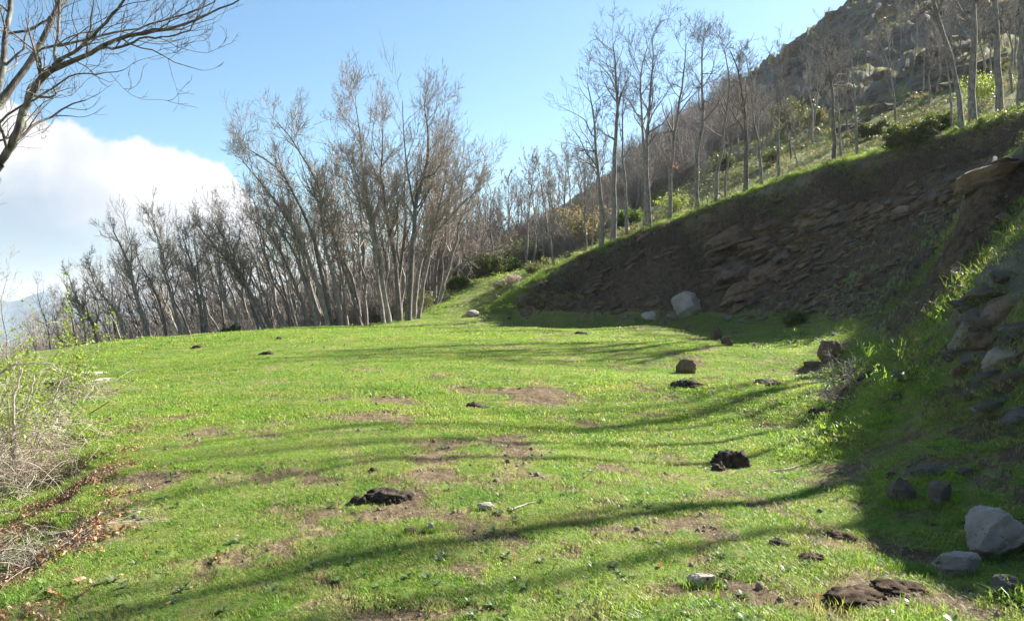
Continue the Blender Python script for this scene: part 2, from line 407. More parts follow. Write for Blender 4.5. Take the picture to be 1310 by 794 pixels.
def soil_mask(x, y):
    n = fbm(x * 1.6, y * 1.6, 5, 3, .6)
    m = np.zeros(x.shape)
    for cx, cy, a, b, s_ in PW:
        d = np.sqrt(((x - cx) / a) ** 2 + ((y - cy) / b) ** 2)
        m = np.maximum(m, s_ * (1 - sstep(.6, 1.45, d + n * .7)))
    sp = sstep(.0, .34, fbm(x * 1.7, y * 1.7, 6, 77, .78)) * sstep(13, 4, y) * sstep(-4.2, -.6, x) * .85
    sp2 = sstep(.10, .40, fbm(x * 1.1, y * .7, 6, 78, .75)) * .72 * sstep(-9, -2, x)
    lo = left_off(x, y)
    lit = sstep(0.0, .5, lo) * sstep(-.15, .35, fbm(x * 1.1, y * 1.1, 4, 9)) * (y < 14)
    return np.clip(np.maximum(np.maximum(m, lit), np.maximum(sp, sp2)), 0, 1)
def land(x, y, fine=True, full=False):
    x = np.asarray(x, float); y = np.asarray(y, float)
    dr = rim_dist(x, y)
    h1 = rbf_eval(R1, x, y); h2 = rbf_eval(R2, x, y)
    lo = left_off(x, y)
    h1 = h1 - (.24 * sstep(0, .8, lo) + .16 * np.clip(lo - .6, 0, 6)) * sstep(16, 11, y)
    bank = sstep(.12, .8, h1) * sstep(-30, -5, x)
    cr_x = 28 + (y - 80) * .17
    crag = sstep(14, 19, h2) * sstep(-3, 4, x - cr_x + 3 * pn(x * .08, y * .08, 40))
    if fine:
        n0 = fbm(x * .33, y * .33, 3, 11); n1 = fbm(x * 1.3, y * 1.3, 4, 12, .55)
        soil = soil_mask(x, y)
        tus = fbm(x * 5, y * 5, 3, 14, .6)
        h1 = h1 + .03 * n0 * (1 - bank) + .022 * n1 + .014 * tus - .03 * soil * (1 - bank) + .022 * soil * np.abs(fbm(x * 9, y * 9, 3, 15, .6))
        steep = bank * sstep(19, 30, y)
        h1 = h1 + bank * (.10 * n1 + .22 * n0) * (.35 + .65 * sstep(12, 30, y)) + steep * (.40 * (ridg(x * .42, y * .42, 4, 21) - 1) * .6 + .2 * fbm(x * 1.9, y * 1.9, 3, 22) + .16 * (ridg(x * 1.3, y * 1.3, 4, 23) - .9))
        oc_ = np.exp(-(((x - 5.75) / 1.0) ** 2 + ((y - 9.2) / 1.3) ** 2) ** 1.5)
        h1 = h1 + oc_ * (.12 + .2 * ridg(x * 1.1, y * 1.1, 4, 24))
        h2 = h2 + .22 * n0 * sstep(0, 3, dr) + .12 * n1 * sstep(0, 2, dr) * sstep(-3, 4, x) + .02 * tus
        far = sstep(48, 70, y) * sstep(5, 12, x)
        h2 = h2 + far * (.6 * fbm(x * .14, y * .14, 4, 31) + .3 * ridg(x * .4, y * .4, 3, 32) * .5)
        q = (h2 + .35 * x * .3 + 1.6 * fbm(x * .09, y * .09, 3, 33)) / 3.1
        fr = q - np.floor(q)
        h2 = h2 + crag * (1.5 * (ridg(x * .085, y * .085, 5, 34) - .9) + 1.5 * (sstep(.3, .7, fr) - fr) + .5 * ridg(x * .4, y * .4, 4, 36) - .3)
        q2 = (h2 + .2 * x + .6 * fbm(x * .4, y * .4, 3, 43)) / 1.05; f2 = q2 - np.floor(q2)
        h2 = h2 + crag * .4 * (sstep(.3, .62, f2) - f2)
    wig = dr + (.55 * fbm(x * .5, y * .5, 3, 41) + .16 * fbm(x * 2.3, y * 2.3, 3, 42)) * sstep(-1, 3, x)
    S = sstep(-.30, .12, wig)
    z = h1 * (1 - S) + h2 * S
    R = np.hypot(x, y)
    fall = sstep(170, 420, R) * sstep(60, -40, x * .9 + 0)
    z = z * (1 - sstep(170, 500, R)) - 60 * sstep(170, 500, R)
    if not full: return z
    return z, dict(dr=wig, bank=bank * (1 - S), S=S, crag=crag * S, h1=h1)
_rr = np.concatenate([np.geomspace(2.5, 200, 2600)])
def hit(px, py):
    """where the line of sight through a photograph pixel first meets the ground"""
    a = P3(px, py, 1.0); d = np.array((a[0], 1.0, a[2] - CAMZ))
    x, y, z = d[0] * _rr, _rr, CAMZ + d[2] * _rr
    g = land(x, y)
    k = np.argmax(z < g)
    if not (z < g).any(): k = len(_rr) - 1
    return np.array((x[k], y[k], g[k]))
def gz(x, y): return float(land(np.array([x]), np.array([y]))[0])

# ------------------------------------------------------------------ ground sheet (one grid, cut into meadow, earth bank and hillside)
def build_ground():
    half = math.atan(760 / F)
    az = np.concatenate([np.linspace(-math.pi, -half, 60)[:-1], np.arctan(np.linspace(-760 / F, 790 / F, 830)), np.linspace(math.atan(790 / F), math.pi, 60)[1:]])
    NC, NR = len(az), 430
    rf = np.geomspace(.4, 900, 1500)
    sel = np.arange(0, NC, 6)
    X = np.sin(az[sel])[:, None] * rf; Y = np.cos(az[sel])[:, None] * rf
    Z = land(X, Y, fine=False)
    # spacing follows how large each stretch looks from about here, plus an even share everywhere
    ang = np.arctan2(Z - CAMZ, rf[None])
    run = np.maximum.accumulate(ang, axis=1)
    vis = (ang >= run - .004)[:, 1:]
    w = np.abs(np.diff(ang, axis=1)) * np.where(vis, 1, .25) * F * np.clip(rf[None, 1:] / 3, .1, 1) + .22 * (rf[None, 1:] < 160) + .08
    for _ in range(2):
        w = (np.roll(w, 1, 0) + w * 2 + np.roll(w, -1, 0)) / 4
    cw = np.cumsum(w, axis=1); cw = cw / cw[:, -1:]
    cw = np.concatenate([np.zeros((len(sel), 1)), cw], axis=1)
    rows = np.linspace(0, 1, NR)
    RR = np.array([np.interp(rows, c, rf) for c in cw])
    RA = np.array([np.interp(np.arange(NC), sel, RR[:, j]) for j in range(NR)]).T   # NC x NR
    X = np.sin(az)[:, None] * RA; Y = np.cos(az)[:, None] * RA
    Z, A = land(X, Y, full=True)
    soil = soil_mask(X, Y) * (A['S'] < .5)
    V = np.stack([X, Y, Z], -1)
    # normals
    du = np.gradient(V, axis=0); dv = np.gradient(V, axis=1)
    N = np.cross(dv, du); N /= np.linalg.norm(N, axis=-1, keepdims=True) + 1e-9
    nz = np.abs(N[..., 2])
    br = A['bank'] * sstep(12, 19, Y)
    lip = sstep(-1.7, -.25, A['dr']) * (1 - sstep(.0, .35, A['dr'])) * sstep(.4, 1.2, Z) * (X > -3)
    nn = fbm(X * .35, Y * .35, 4, 51)
    soilB = np.clip(lip * .9 + br * sstep(.83, .62, nz) * .9 + br * sstep(-.1, .3, nn) * .45, 0, 1)
    soil = np.maximum(soil, soilB)
    rockA = br * sstep(.78, .55, nz) * sstep(-.15, .25, nn) * .3
    rock = np.maximum(rockA, A['crag'] * sstep(.93, .74, nz))
    rock = np.maximum(rock, np.exp(-(((X - 5.75) / 1.0) ** 2 + ((Y - 9.2) / 1.3) ** 2)) * .75)
    far = A['S'] * (Y > 40) * (X > 0)
    rock = np.maximum(rock, far * sstep(.78, .62, nz) * .8)
    dry = np.clip(A['S'] * .8 + A['bank'] * .25, 0, 1) * (X > -4)
    dry = np.maximum(dry, sstep(0, 1, -A['S'] + .6) * (1 - A['bank']) * .25)
    wood = sstep(-5.5, -9, X) * sstep(40, 45, Y - .25 * (X + 20)) + 0
    soil = np.maximum(soil, np.clip(wood, 0, 1) * .6)
    idx = np.arange(NC * NR).reshape(NC, NR)
    quads = np.stack([idx[:-1, :-1], idx[1:, :-1], idx[1:, 1:], idx[:-1, 1:]], -1).reshape(-1, 4)
    fS = A['S'].ravel()[quads].mean(1); fb = A['bank'].ravel()[quads].mean(1)
    far_left = (X.ravel()[quads].mean(1) < -6)
    cls = np.where(fS > .5, 2, np.where(fb > .5, 1, 0)); cls = np.where(far_left, 0, cls)
    out = []
    flat = V.reshape(-1, 3)
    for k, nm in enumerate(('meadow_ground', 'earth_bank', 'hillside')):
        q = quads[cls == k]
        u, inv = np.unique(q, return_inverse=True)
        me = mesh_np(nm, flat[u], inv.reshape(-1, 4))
        for an, arr in (('soil', soil), ('rock', rock), ('dry', dry), ('bank_shade', np.clip(np.maximum(A['bank'], lip) * 1.2, 0, 1))):  # last mask: bank and lip, where shade is put into the soil colour
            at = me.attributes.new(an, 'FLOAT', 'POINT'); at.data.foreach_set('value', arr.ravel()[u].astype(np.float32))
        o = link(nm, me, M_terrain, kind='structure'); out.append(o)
    out[0]['label'] = 'green cattle grazed meadow with bare earth patches'
    out[1]['label'] = 'shaded cut bank of earth and rock beside the meadow'
    out[2]['label'] = 'sunlit grassy hillside rising to a rocky summit'
    return out
meadow, earth_bank, hillside = build_ground()

# distant mountains far beyond the valley
def mountain(name, R, a0, a1, peaks, base, label, col):
    az = np.linspace(a0, a1, 220)
    prof = np.interp(az, [p[0] for p in peaks], [p[1] for p in peaks]) * R
    prof = prof + R * .004 * fbm(az * 60, az * 0 + 3, 5, 61)
    rows = 24; V = []
    for j in range(rows):
        t = j / (rows - 1)
        r = R * (1 - .35 * (1 - t))
        z = base + (prof - base) * t ** .8 + R * .006 * fbm(az * 50, az * 0 + t * 9, 4, 62) * math.sin(t * math.pi)
        V.append(np.stack([np.sin(az) * r, np.cos(az) * r, z], -1))
    V = np.concatenate(V); n = len(az)
    i = np.arange(rows * n).reshape(rows, n)
    q = np.stack([i[:-1, :-1], i[:-1, 1:], i[1:, 1:], i[1:, :-1]], -1).reshape(-1, 4)
    s = MT(name + '_haze_blue_forest'); m = s.bsdf(s.mix(s.ramp(s.noise(.01, 6), .4, .6), col, tuple(c * 1.5 for c in col)), 1, None, 0)
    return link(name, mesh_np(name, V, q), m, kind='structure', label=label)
e = lambda px, py: (cpt(px, py)[0], math.tan(cpt(px, py)[1]))
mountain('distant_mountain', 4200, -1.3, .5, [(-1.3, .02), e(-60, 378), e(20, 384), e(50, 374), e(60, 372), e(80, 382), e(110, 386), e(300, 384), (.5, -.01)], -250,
         'blue wooded mountain far away beyond the left wood', (0.06, 0.10, 0.13))  # forest colour tinted blue to stand for distance haze
az = np.linspace(-math.pi, math.pi, 97)
V = np.concatenate([np.stack([np.sin(az) * r, np.cos(az) * r, np.full(97, z)], -1) for r, z in ((600, -75), (9000, -400))])
i = np.arange(2 * 97).reshape(2, 97)
s = MT('valley_floor'); link('valley_ground', mesh_np('valley_ground', V, np.stack([i[0, :-1], i[1, :-1], i[1, 1:], i[0, 1:]], -1)),
     s.bsdf(s.mix(s.noise(.004, 6), (.05, .07, .03), (.09, .10, .05)), 1, None, 0), kind='structure')

# ------------------------------------------------------------------ trees
def norm(v): return v / (np.linalg.norm(v, axis=-1, keepdims=True) + 1e-9)
class Tubes:
    def __init__(s): s.V = []; s.Q = []; s.n = 0
    def add(s, P, R, S):
        """P (N,K,3) centre lines, R (N,K) radii, S sides"""
        P = np.asarray(P, float); R = np.asarray(R, float)
        if P.ndim == 2: P = P[None]; R = R[None]
        N, K = P.shape[:2]
        T = norm(np.gradient(P, axis=1))
        m = norm(P[:, -1] - P[:, 0])
        ref = np.where(np.abs(m[:, 2:3]) > .8, np.array([[1., 0, 0]]), np.array([[0, 0, 1.]]))[:, None]
        U = norm(np.cross(T, np.broadcast_to(ref, T.shape))); W = np.cross(T, U)
        a = np.arange(S) * 2 * np.pi / S
        V = P[:, :, None] + R[:, :, None, None] * (np.cos(a)[None, None, :, None] * U[:, :, None] + np.sin(a)[None, None, :, None] * W[:, :, None])
        idx = s.n + np.arange(N * K * S).reshape(N, K, S)
        nx = np.roll(idx, -1, axis=2)
        q = np.stack([idx[:, :-1], nx[:, :-1], nx[:, 1:], idx[:, 1:]], -1).reshape(-1, 4)
        s.V.append(V.reshape(-1, 3)); s.Q.append(q); s.n += N * K * S
    def mesh(s, name): return mesh_np(name, np.concatenate(s.V), np.concatenate(s.Q))
def resample(pts, K, rg, jit):
    pts = np.array(pts, float)
    d = np.concatenate([[0], np.cumsum(np.linalg.norm(np.diff(pts, axis=0), axis=1))])
    t = np.linspace(0, d[-1], K)
    o = np.stack([np.interp(t, d, pts[:, i]) for i in range(3)], -1)
    o2 = o.copy(); o2[1:-1] = (o[:-2] + 2 * o[1:-1] + o[2:]) / 4
    n = rg.normal(0, jit, o.shape); n[0] = 0
    return o2 + n
def grow(rg, P, R, n, t0, L, K, ang=(25, 60), up=.15, wob=.22, rr=.55, rmin=.004, tip=.35, lenfall=.45, zbias=0.0):
    """n children on every parent; returns P, R"""
    N, Kp = P.shape[:2]
    t = t0 + (1 - t0) * rg.random((N, n)) ** 1.1
    t[:, 0] = 1.0
    x = t * (Kp - 1); i0 = np.clip(np.floor(x).astype(int), 0, Kp - 2); f = (x - i0)[..., None]
    ar = np.arange(N)[:, None]
    p = P[ar, i0] * (1 - f) + P[ar, i0 + 1] * f
    r = R[ar, i0] * (1 - f[..., 0]) + R[ar, i0 + 1] * f[..., 0]
    tg = norm(P[ar, i0 + 1] - P[ar, i0])
    rv = norm(rg.normal(size=tg.shape)); rv = norm(rv - (rv * tg).sum(-1, keepdims=True) * tg)
    a = np.radians(rg.uniform(*ang, size=(N, n, 1))); a[:, 0] *= .35
    d = norm(tg * np.cos(a) + rv * np.sin(a))
    if np.ndim(L) == 0: L = np.full(N, L)
    ln = L[:, None] * (1 - lenfall * t) * rg.uniform(.55, 1.15, (N, n))
    step = (ln / (K - 1))[..., None]
    pts = [p]; 
    for k in range(K - 1):
        d = norm(d + wob * rg.normal(size=d.shape) + np.array([0, 0, up]))
        p = p + d * step; pts.append(p)
    Q = np.stack(pts, 2).reshape(N * n, K, 3)
    r0 = np.maximum(r * rr, rmin).reshape(-1)
    RR = r0[:, None] * np.linspace(1, tip, K)[None]
    RR = np.maximum(RR, rmin * .7)
    return Q, RR, ln.reshape(-1)
def crown(tb, rg, P, R, L, lv, rmin, up=.12, wob=.22, minL=0):
    """lv: list of (n, K, sides, t0, length ratio)"""
    k = 0
    for (n, K, S, t0, q) in lv:
        if minL: L = np.maximum(L * q, np.minimum(minL * .62 ** k, L * .85))
        else: L = L * q
        P, R, L = grow(rg, P, R, n, t0, L, K, up=up, wob=wob, rmin=rmin, lenfall=.3)
        tb.add(P, R, S); k += 1
def hero_tree(name, label, Y, w, trunk, limbs, category='bare tree', group=None, nrand=5, dens=1.0, seed=0, mat=M_bark, twig=M_twig, Llimb=None, up=.14, sink=.5, K0=14):
    rg = np.random.default_rng(seed + 1000)
    b = P3(*trunk[0], Y); z0 = gz(b[0], b[1])
    base = np.array((b[0], b[1], z0))
    def to3(pl, y0, dy):
        o = []
        for i, (px, py) in enumerate(pl):
            yy = y0 + dy * i / max(1, len(pl) - 1)
            q = P3(px, py, yy)
            if q[2] > z0: q[2] = z0 + (q[2] - z0) * .945
            o.append(q)
        return np.array(o)
    T = to3(trunk, Y, rg.uniform(-.4, .4))
    if trunk[-1][1] > 0: T = T * 1.0; T[-1] = T[-2] + (T[-1] - T[-2]) * .2
    T[0] = (b[0], b[1], z0 - sink) if abs(b[2] - z0) < 2.5 else T[0]
    H = T[-1][2] - z0
    jit = .012 * H / 10
    T = resample(T, K0, rg, jit * 2)
    r0 = w / 2 * Y / F
    zt = (T[:, 2] - T[0, 2]) / (T[-1, 2] - T[0, 2] + 1e-6)
    tt = np.linspace(0, 1, K0)
    R = r0 * (1.0 - .82 * tt ** 1.15); R[0] *= 1.35; R[1] *= 1.08
    root = empty(name, base, label, category, group)
    loc = lambda A: A - base
    tb = Tubes(); tb.add(loc(T), R, 9)
    link('trunk', tb.mesh('trunk'), mat, root)
    PL, RL = [], []
    for i, pl in enumerate(limbs):
        A = to3(pl, Y, rg.uniform(-1, 1) * .12 * H * .6); A[-1] = A[-2] + (A[-1] - A[-2]) * .35
        k = np.argmin(np.linalg.norm(T - A[0], axis=1)); A[0] = T[k]
        PL.append(resample(A, 9, rg, jit)); RL.append(max(R[k] * .62, .02) * (1 - .72 * np.linspace(0, 1, 9)))
    if nrand:
        Ll = Llimb if Llimb else .34 * H
        Q, RR, _ = grow(rg, loc(T)[None] + base, R[None], nrand, .42, Ll, 9, ang=(28, 62), up=.16, wob=.16, rr=.5, rmin=.012, lenfall=.5)
        for q, r in zip(Q, RR): PL.append(q); RL.append(r)
    for q, r in zip(PL, RL):
        tb = Tubes(); tb.add(loc(q), r, 6)
        link('limb', tb.mesh('limb'), mat, root)
    tb = Tubes()
    PP = np.array(PL); RP = np.array(RL); LL = np.linalg.norm(np.diff(PP, axis=1), axis=2).sum(1)
    PP = loc(PP)
    # the upper trunk carries side branches as well
    PT = loc(T)[None, :9 * 0 + K0][:, np.linspace(int(K0 * .45), K0 - 1, 9).astype(int)]; RT = R[np.linspace(int(K0 * .45), K0 - 1, 9).astype(int)][None]
    P = np.concatenate([PP, PT]); Rr = np.concatenate([RP, RT]); L = np.concatenate([LL, [.35 * H]])
    sc_ = max(H / 11, .35)
    rmin = .0092 * (Y / 45) ** .5
    d = lambda n: max(2, int(round(n * dens)))
    crown(tb, rg, P, Rr, np.clip(L, .3 * sc_, 4.8 * sc_), [(d(7), 7, 4, .10, .70), (d(5), 5, 3, .10, .60), (d(3.4), 3, 3, .15, .55)], rmin, up=up * .55, wob=.13, minL=1.0 * sc_)
    link('crown', tb.mesh('crown'), twig, root)
    return root

G_RIM, G_WOOD = 'tall bare trees along the bank rim', 'leaning bare trees at the front of the left wood'
HERO_RIM = [
 ('leftmost big crooked tree on the bank rim, long limb hooked out to its left', 49.6, 6.5, [(769,314),(770.5,271),(767.5,228),(762.5,194),(760.5,165),(760.5,145),(757.5,123),(753.5,101),(750,86)],
  [[(758.5,170),(753,161),(753,149),(742,139),(726,130),(716,128)],[(761,145),(765,135),(762,125)],[(761,187),(748,184),(740,182)]]),
 ('thick straight tree on the bank rim with a limb forking off low to its left', 49.8, 8, [(785,307),(787,262),(784,230),(787,190),(788,160),(790,125),(789,100),(787,62),(785,45),(780,35)],
  [[(784,178),(772,163),(764,154)],[(789,100),(780,84),(768,70),(762,65)],[(791,125),(796,103),(802,92),(806,85),(809,70)],[(788,101),(775,99),(763,98)]]),
 ('slim tree between the thick straight tree and the double trunked one on the rim', 49.8, 5, [(803,300),(802,265),(799,220),(797,180),(796,150),(797,128),(799,108),(797,95)], [[(797,128),(805,125),(812,121)]]),
 ('slender stem of the touching pair on the rim, topped by a broad candelabra', 50.2, 5.5, [(825,294),(826,260),(825,225),(825,170),(822,150),(820,140),(822,120),(819,105),(818,88),(825,62),(828,50),(827,42)],
  [[(820,143),(810,130),(800,112),(793,108)],[(818,88),(810,72),(807,55),(804,40)],[(821,82),(828,72),(834,68)],[(819,108),(814,100),(811,95)]]),
 ('heavier and taller stem of the touching pair on the rim, with a spire top', 49.2, 6.5, [(831,292),(830,250),(827,222),(828,175),(831,130),(830,110),(834,90),(836,68),(835,40),(835,22)], [[(836,68),(845,58),(851,47)],[(827,175),(840,164),(856,161)],[(831,117),(834,105),(836,95)]]),
 ('wavy rim tree with an orange leaf cluster and an antler limb high on its left', 49.6, 6, [(857,278),(856,250),(858,220),(860,189),(865,161),(867,131),(870,109),(875,96.5),(875,78),(876,60),(878,48),(874,38)],
  [[(869,108),(860,97),(848,92)],[(876,87),(883,74),(890,68)],[(866,160),(852,162),(838,168),(822,184)],[(870,80),(866,77),(861,74)]]),
 ('rim tree splitting into an even V of limbs above the ridge line', 48.2, 7, [(893,263),(891,241),(890.5,216),(891.5,190),(895.5,168),(900.5,149),(899.5,119),(897.5,96.5),(897.5,70),(898.5,50),(897,40)],
  [[(899,110),(905,95),(912,78),(917,60)],[(905,92),(914,84),(925,74)],[(897,94),(890,84),(880,75)],[(901,127),(912,124),(922,127)],[(898,108),(890,104),(886,96)]]),
 ('rim tree curving rightwards at the foot with a small candelabra top', 48, 5.5, [(915.6,257),(915.6,230.6),(919.6,206),(925.7,180),(926.7,155),(931.7,127),(933.7,102.6),(934,84),(930.7,68),(926.7,54),(921.7,42)], [[(934,84),(937,74),(944,60),(948,50)],[(934,100),(940,95),(947,90)]]),
 ('thin pale wavering stem just right of the rim tree that curves at its foot', 47.6, 3.6, [(928,253),(928,230),(931,205),(937,180),(938,160),(943,140),(946,122),(949,112)], []),
 ('straight dark rim tree whose top leans left and fans out above the ridge', 47, 6.5, [(953.5,242),(954,215),(954.7,190),(955,159),(952,125),(949,108.6),(946,88.5),(942,70),(935,56),(931,48)], [[(945,85),(952,68),(951,60)],[(949,108),(942,96),(935,100)],[(943,72),(950,55),(948,42)]]),
 ('rim tree with a low brushy base of sprouts and a kinked leader over the ridge', 46.6, 4.5, [(974,237),(973,210.5),(971,180),(967,160),(964,151),(963,121),(961,96),(959,92),(955,70),(957,50)], [[(972,200),(980,180),(982,165)],[(960,80),(966,75),(972,72)]]),
 ('lone slim rim tree ending in a stubby broken looking leader on the skyline', 45.6, 5, [(996,230),(996,195),(994.5,162),(999,116),(1000,87),(1001,49)], [[(999,112),(1006,103),(1011,98)],[(999,72),(985,60),(980,50)],[(1000,75),(998,50),(996,30)]]),
 ('grey trunk in front of the crag with a dense dark crown of short crooked twigs', 43.5, 6, [(1068,205),(1067,175),(1065,145),(1066,120),(1064,95),(1060,75),(1053,45),(1051,12)], [[(1064,95),(1052,85),(1045,70)],[(1064,95),(1074,80),(1086,70)],[(1056,50),(1048,40),(1040,30)]]),
 ('slim stem rising close behind the dense crowned trunk in front of the crag', 43.8, 3.8, [(1077,200),(1074,165),(1072,130),(1070,100),(1066,82)], []),
 ('slim straight trunk under the orange streaked crag face', 43, 4.2, [(1097,192),(1095,160),(1094,120),(1092,95),(1090,70),(1086,50)], [[(1094,115),(1102,100),(1106,88)]]),
 ('thin bent trunk standing alone against the middle of the crag', 41, 3.8, [(1147,172),(1146,150),(1143.6,116),(1139,87),(1130.6,58),(1126,40)], [[(1141,100),(1136,85),(1132,80)]]),
 ('strongly left leaning trunk, first of the four thick ones near the right edge', 38, 7, [(1231,142),(1224,96),(1214,57),(1205,29),(1193,0),(1180,-60),(1172,-130),(1165,-190)], [[(1205,29),(1196,12),(1180,5),(1160,8)],[(1200,12),(1215,-30),(1222,-70)]]),
 ('thin stem in the shade of the strongly left leaning trunk', 38.6, 3.4, [(1219,142),(1216,110),(1212,84),(1208,60),(1200,40)], []),
 ('upright thick trunk, second of the four near the right edge', 37.6, 10, [(1244.6,139),(1244.6,105),(1244.6,72),(1245,0),(1243,-70),(1248,-140),(1246,-210)], [[(1245,30),(1232,10),(1222,-10),(1210,-40)],[(1245,10),(1258,-20),(1264,-60)],[(1244,70),(1228,76),(1214,62)]]),
 ('thick speckled trunk with a stub fork, third of the four near the right edge', 37, 9.5, [(1280.5,149),(1278,110),(1276,72),(1273,19),(1274,-40),(1270,-110),(1272,-200)], [[(1274,20),(1284,5),(1294,-20)],[(1276,34),(1262,40),(1250,42)],[(1273,0),(1262,-30),(1256,-70)]]),
 ('thick trunk cut by the right edge of the view, last on the bank rim', 36, 9.5, [(1307,128),(1306,72),(1306,0),(1310,-70),(1306,-140),(1310,-210)], [[(1306,40),(1298,32),(1290,20)],[(1306,0),(1290,-30),(1284,-60)]]),
 ('small pale crooked sapling on the low left end of the bank rim', 49, 3.2, [(709,345),(708,330),(705,311),(703,290.6),(704,270),(703,250),(705,238)], []),
 ('double bent sapling beside the leftmost big tree of the rim', 50.5, 3, [(750,320),(750,297),(747,280),(750,255),(753,230),(752,215)], [[(748,285),(752,270),(751,255)]]),
 ('dark thin pole of a sapling close left of the leftmost big rim tree', 51, 2.4, [(757,316),(758,290),(759,255),(760,230),(759,205)], []),
]
for i, (lab, Y, w, tr, lm) in enumerate(HERO_RIM):
    small = w < 4.3
    offtop = tr[-1][1] < -20
    hero_tree('oak_tree', lab, Y, w, tr, lm, 'bare tree', G_RIM, nrand=3 if small else (7 if offtop else 5), dens=.72 if small else .88, seed=i, mat=M_bark2 if i in (9, 12) else M_bark, twig=M_twig2, Llimb=None if not small else 1.8, up=.10)

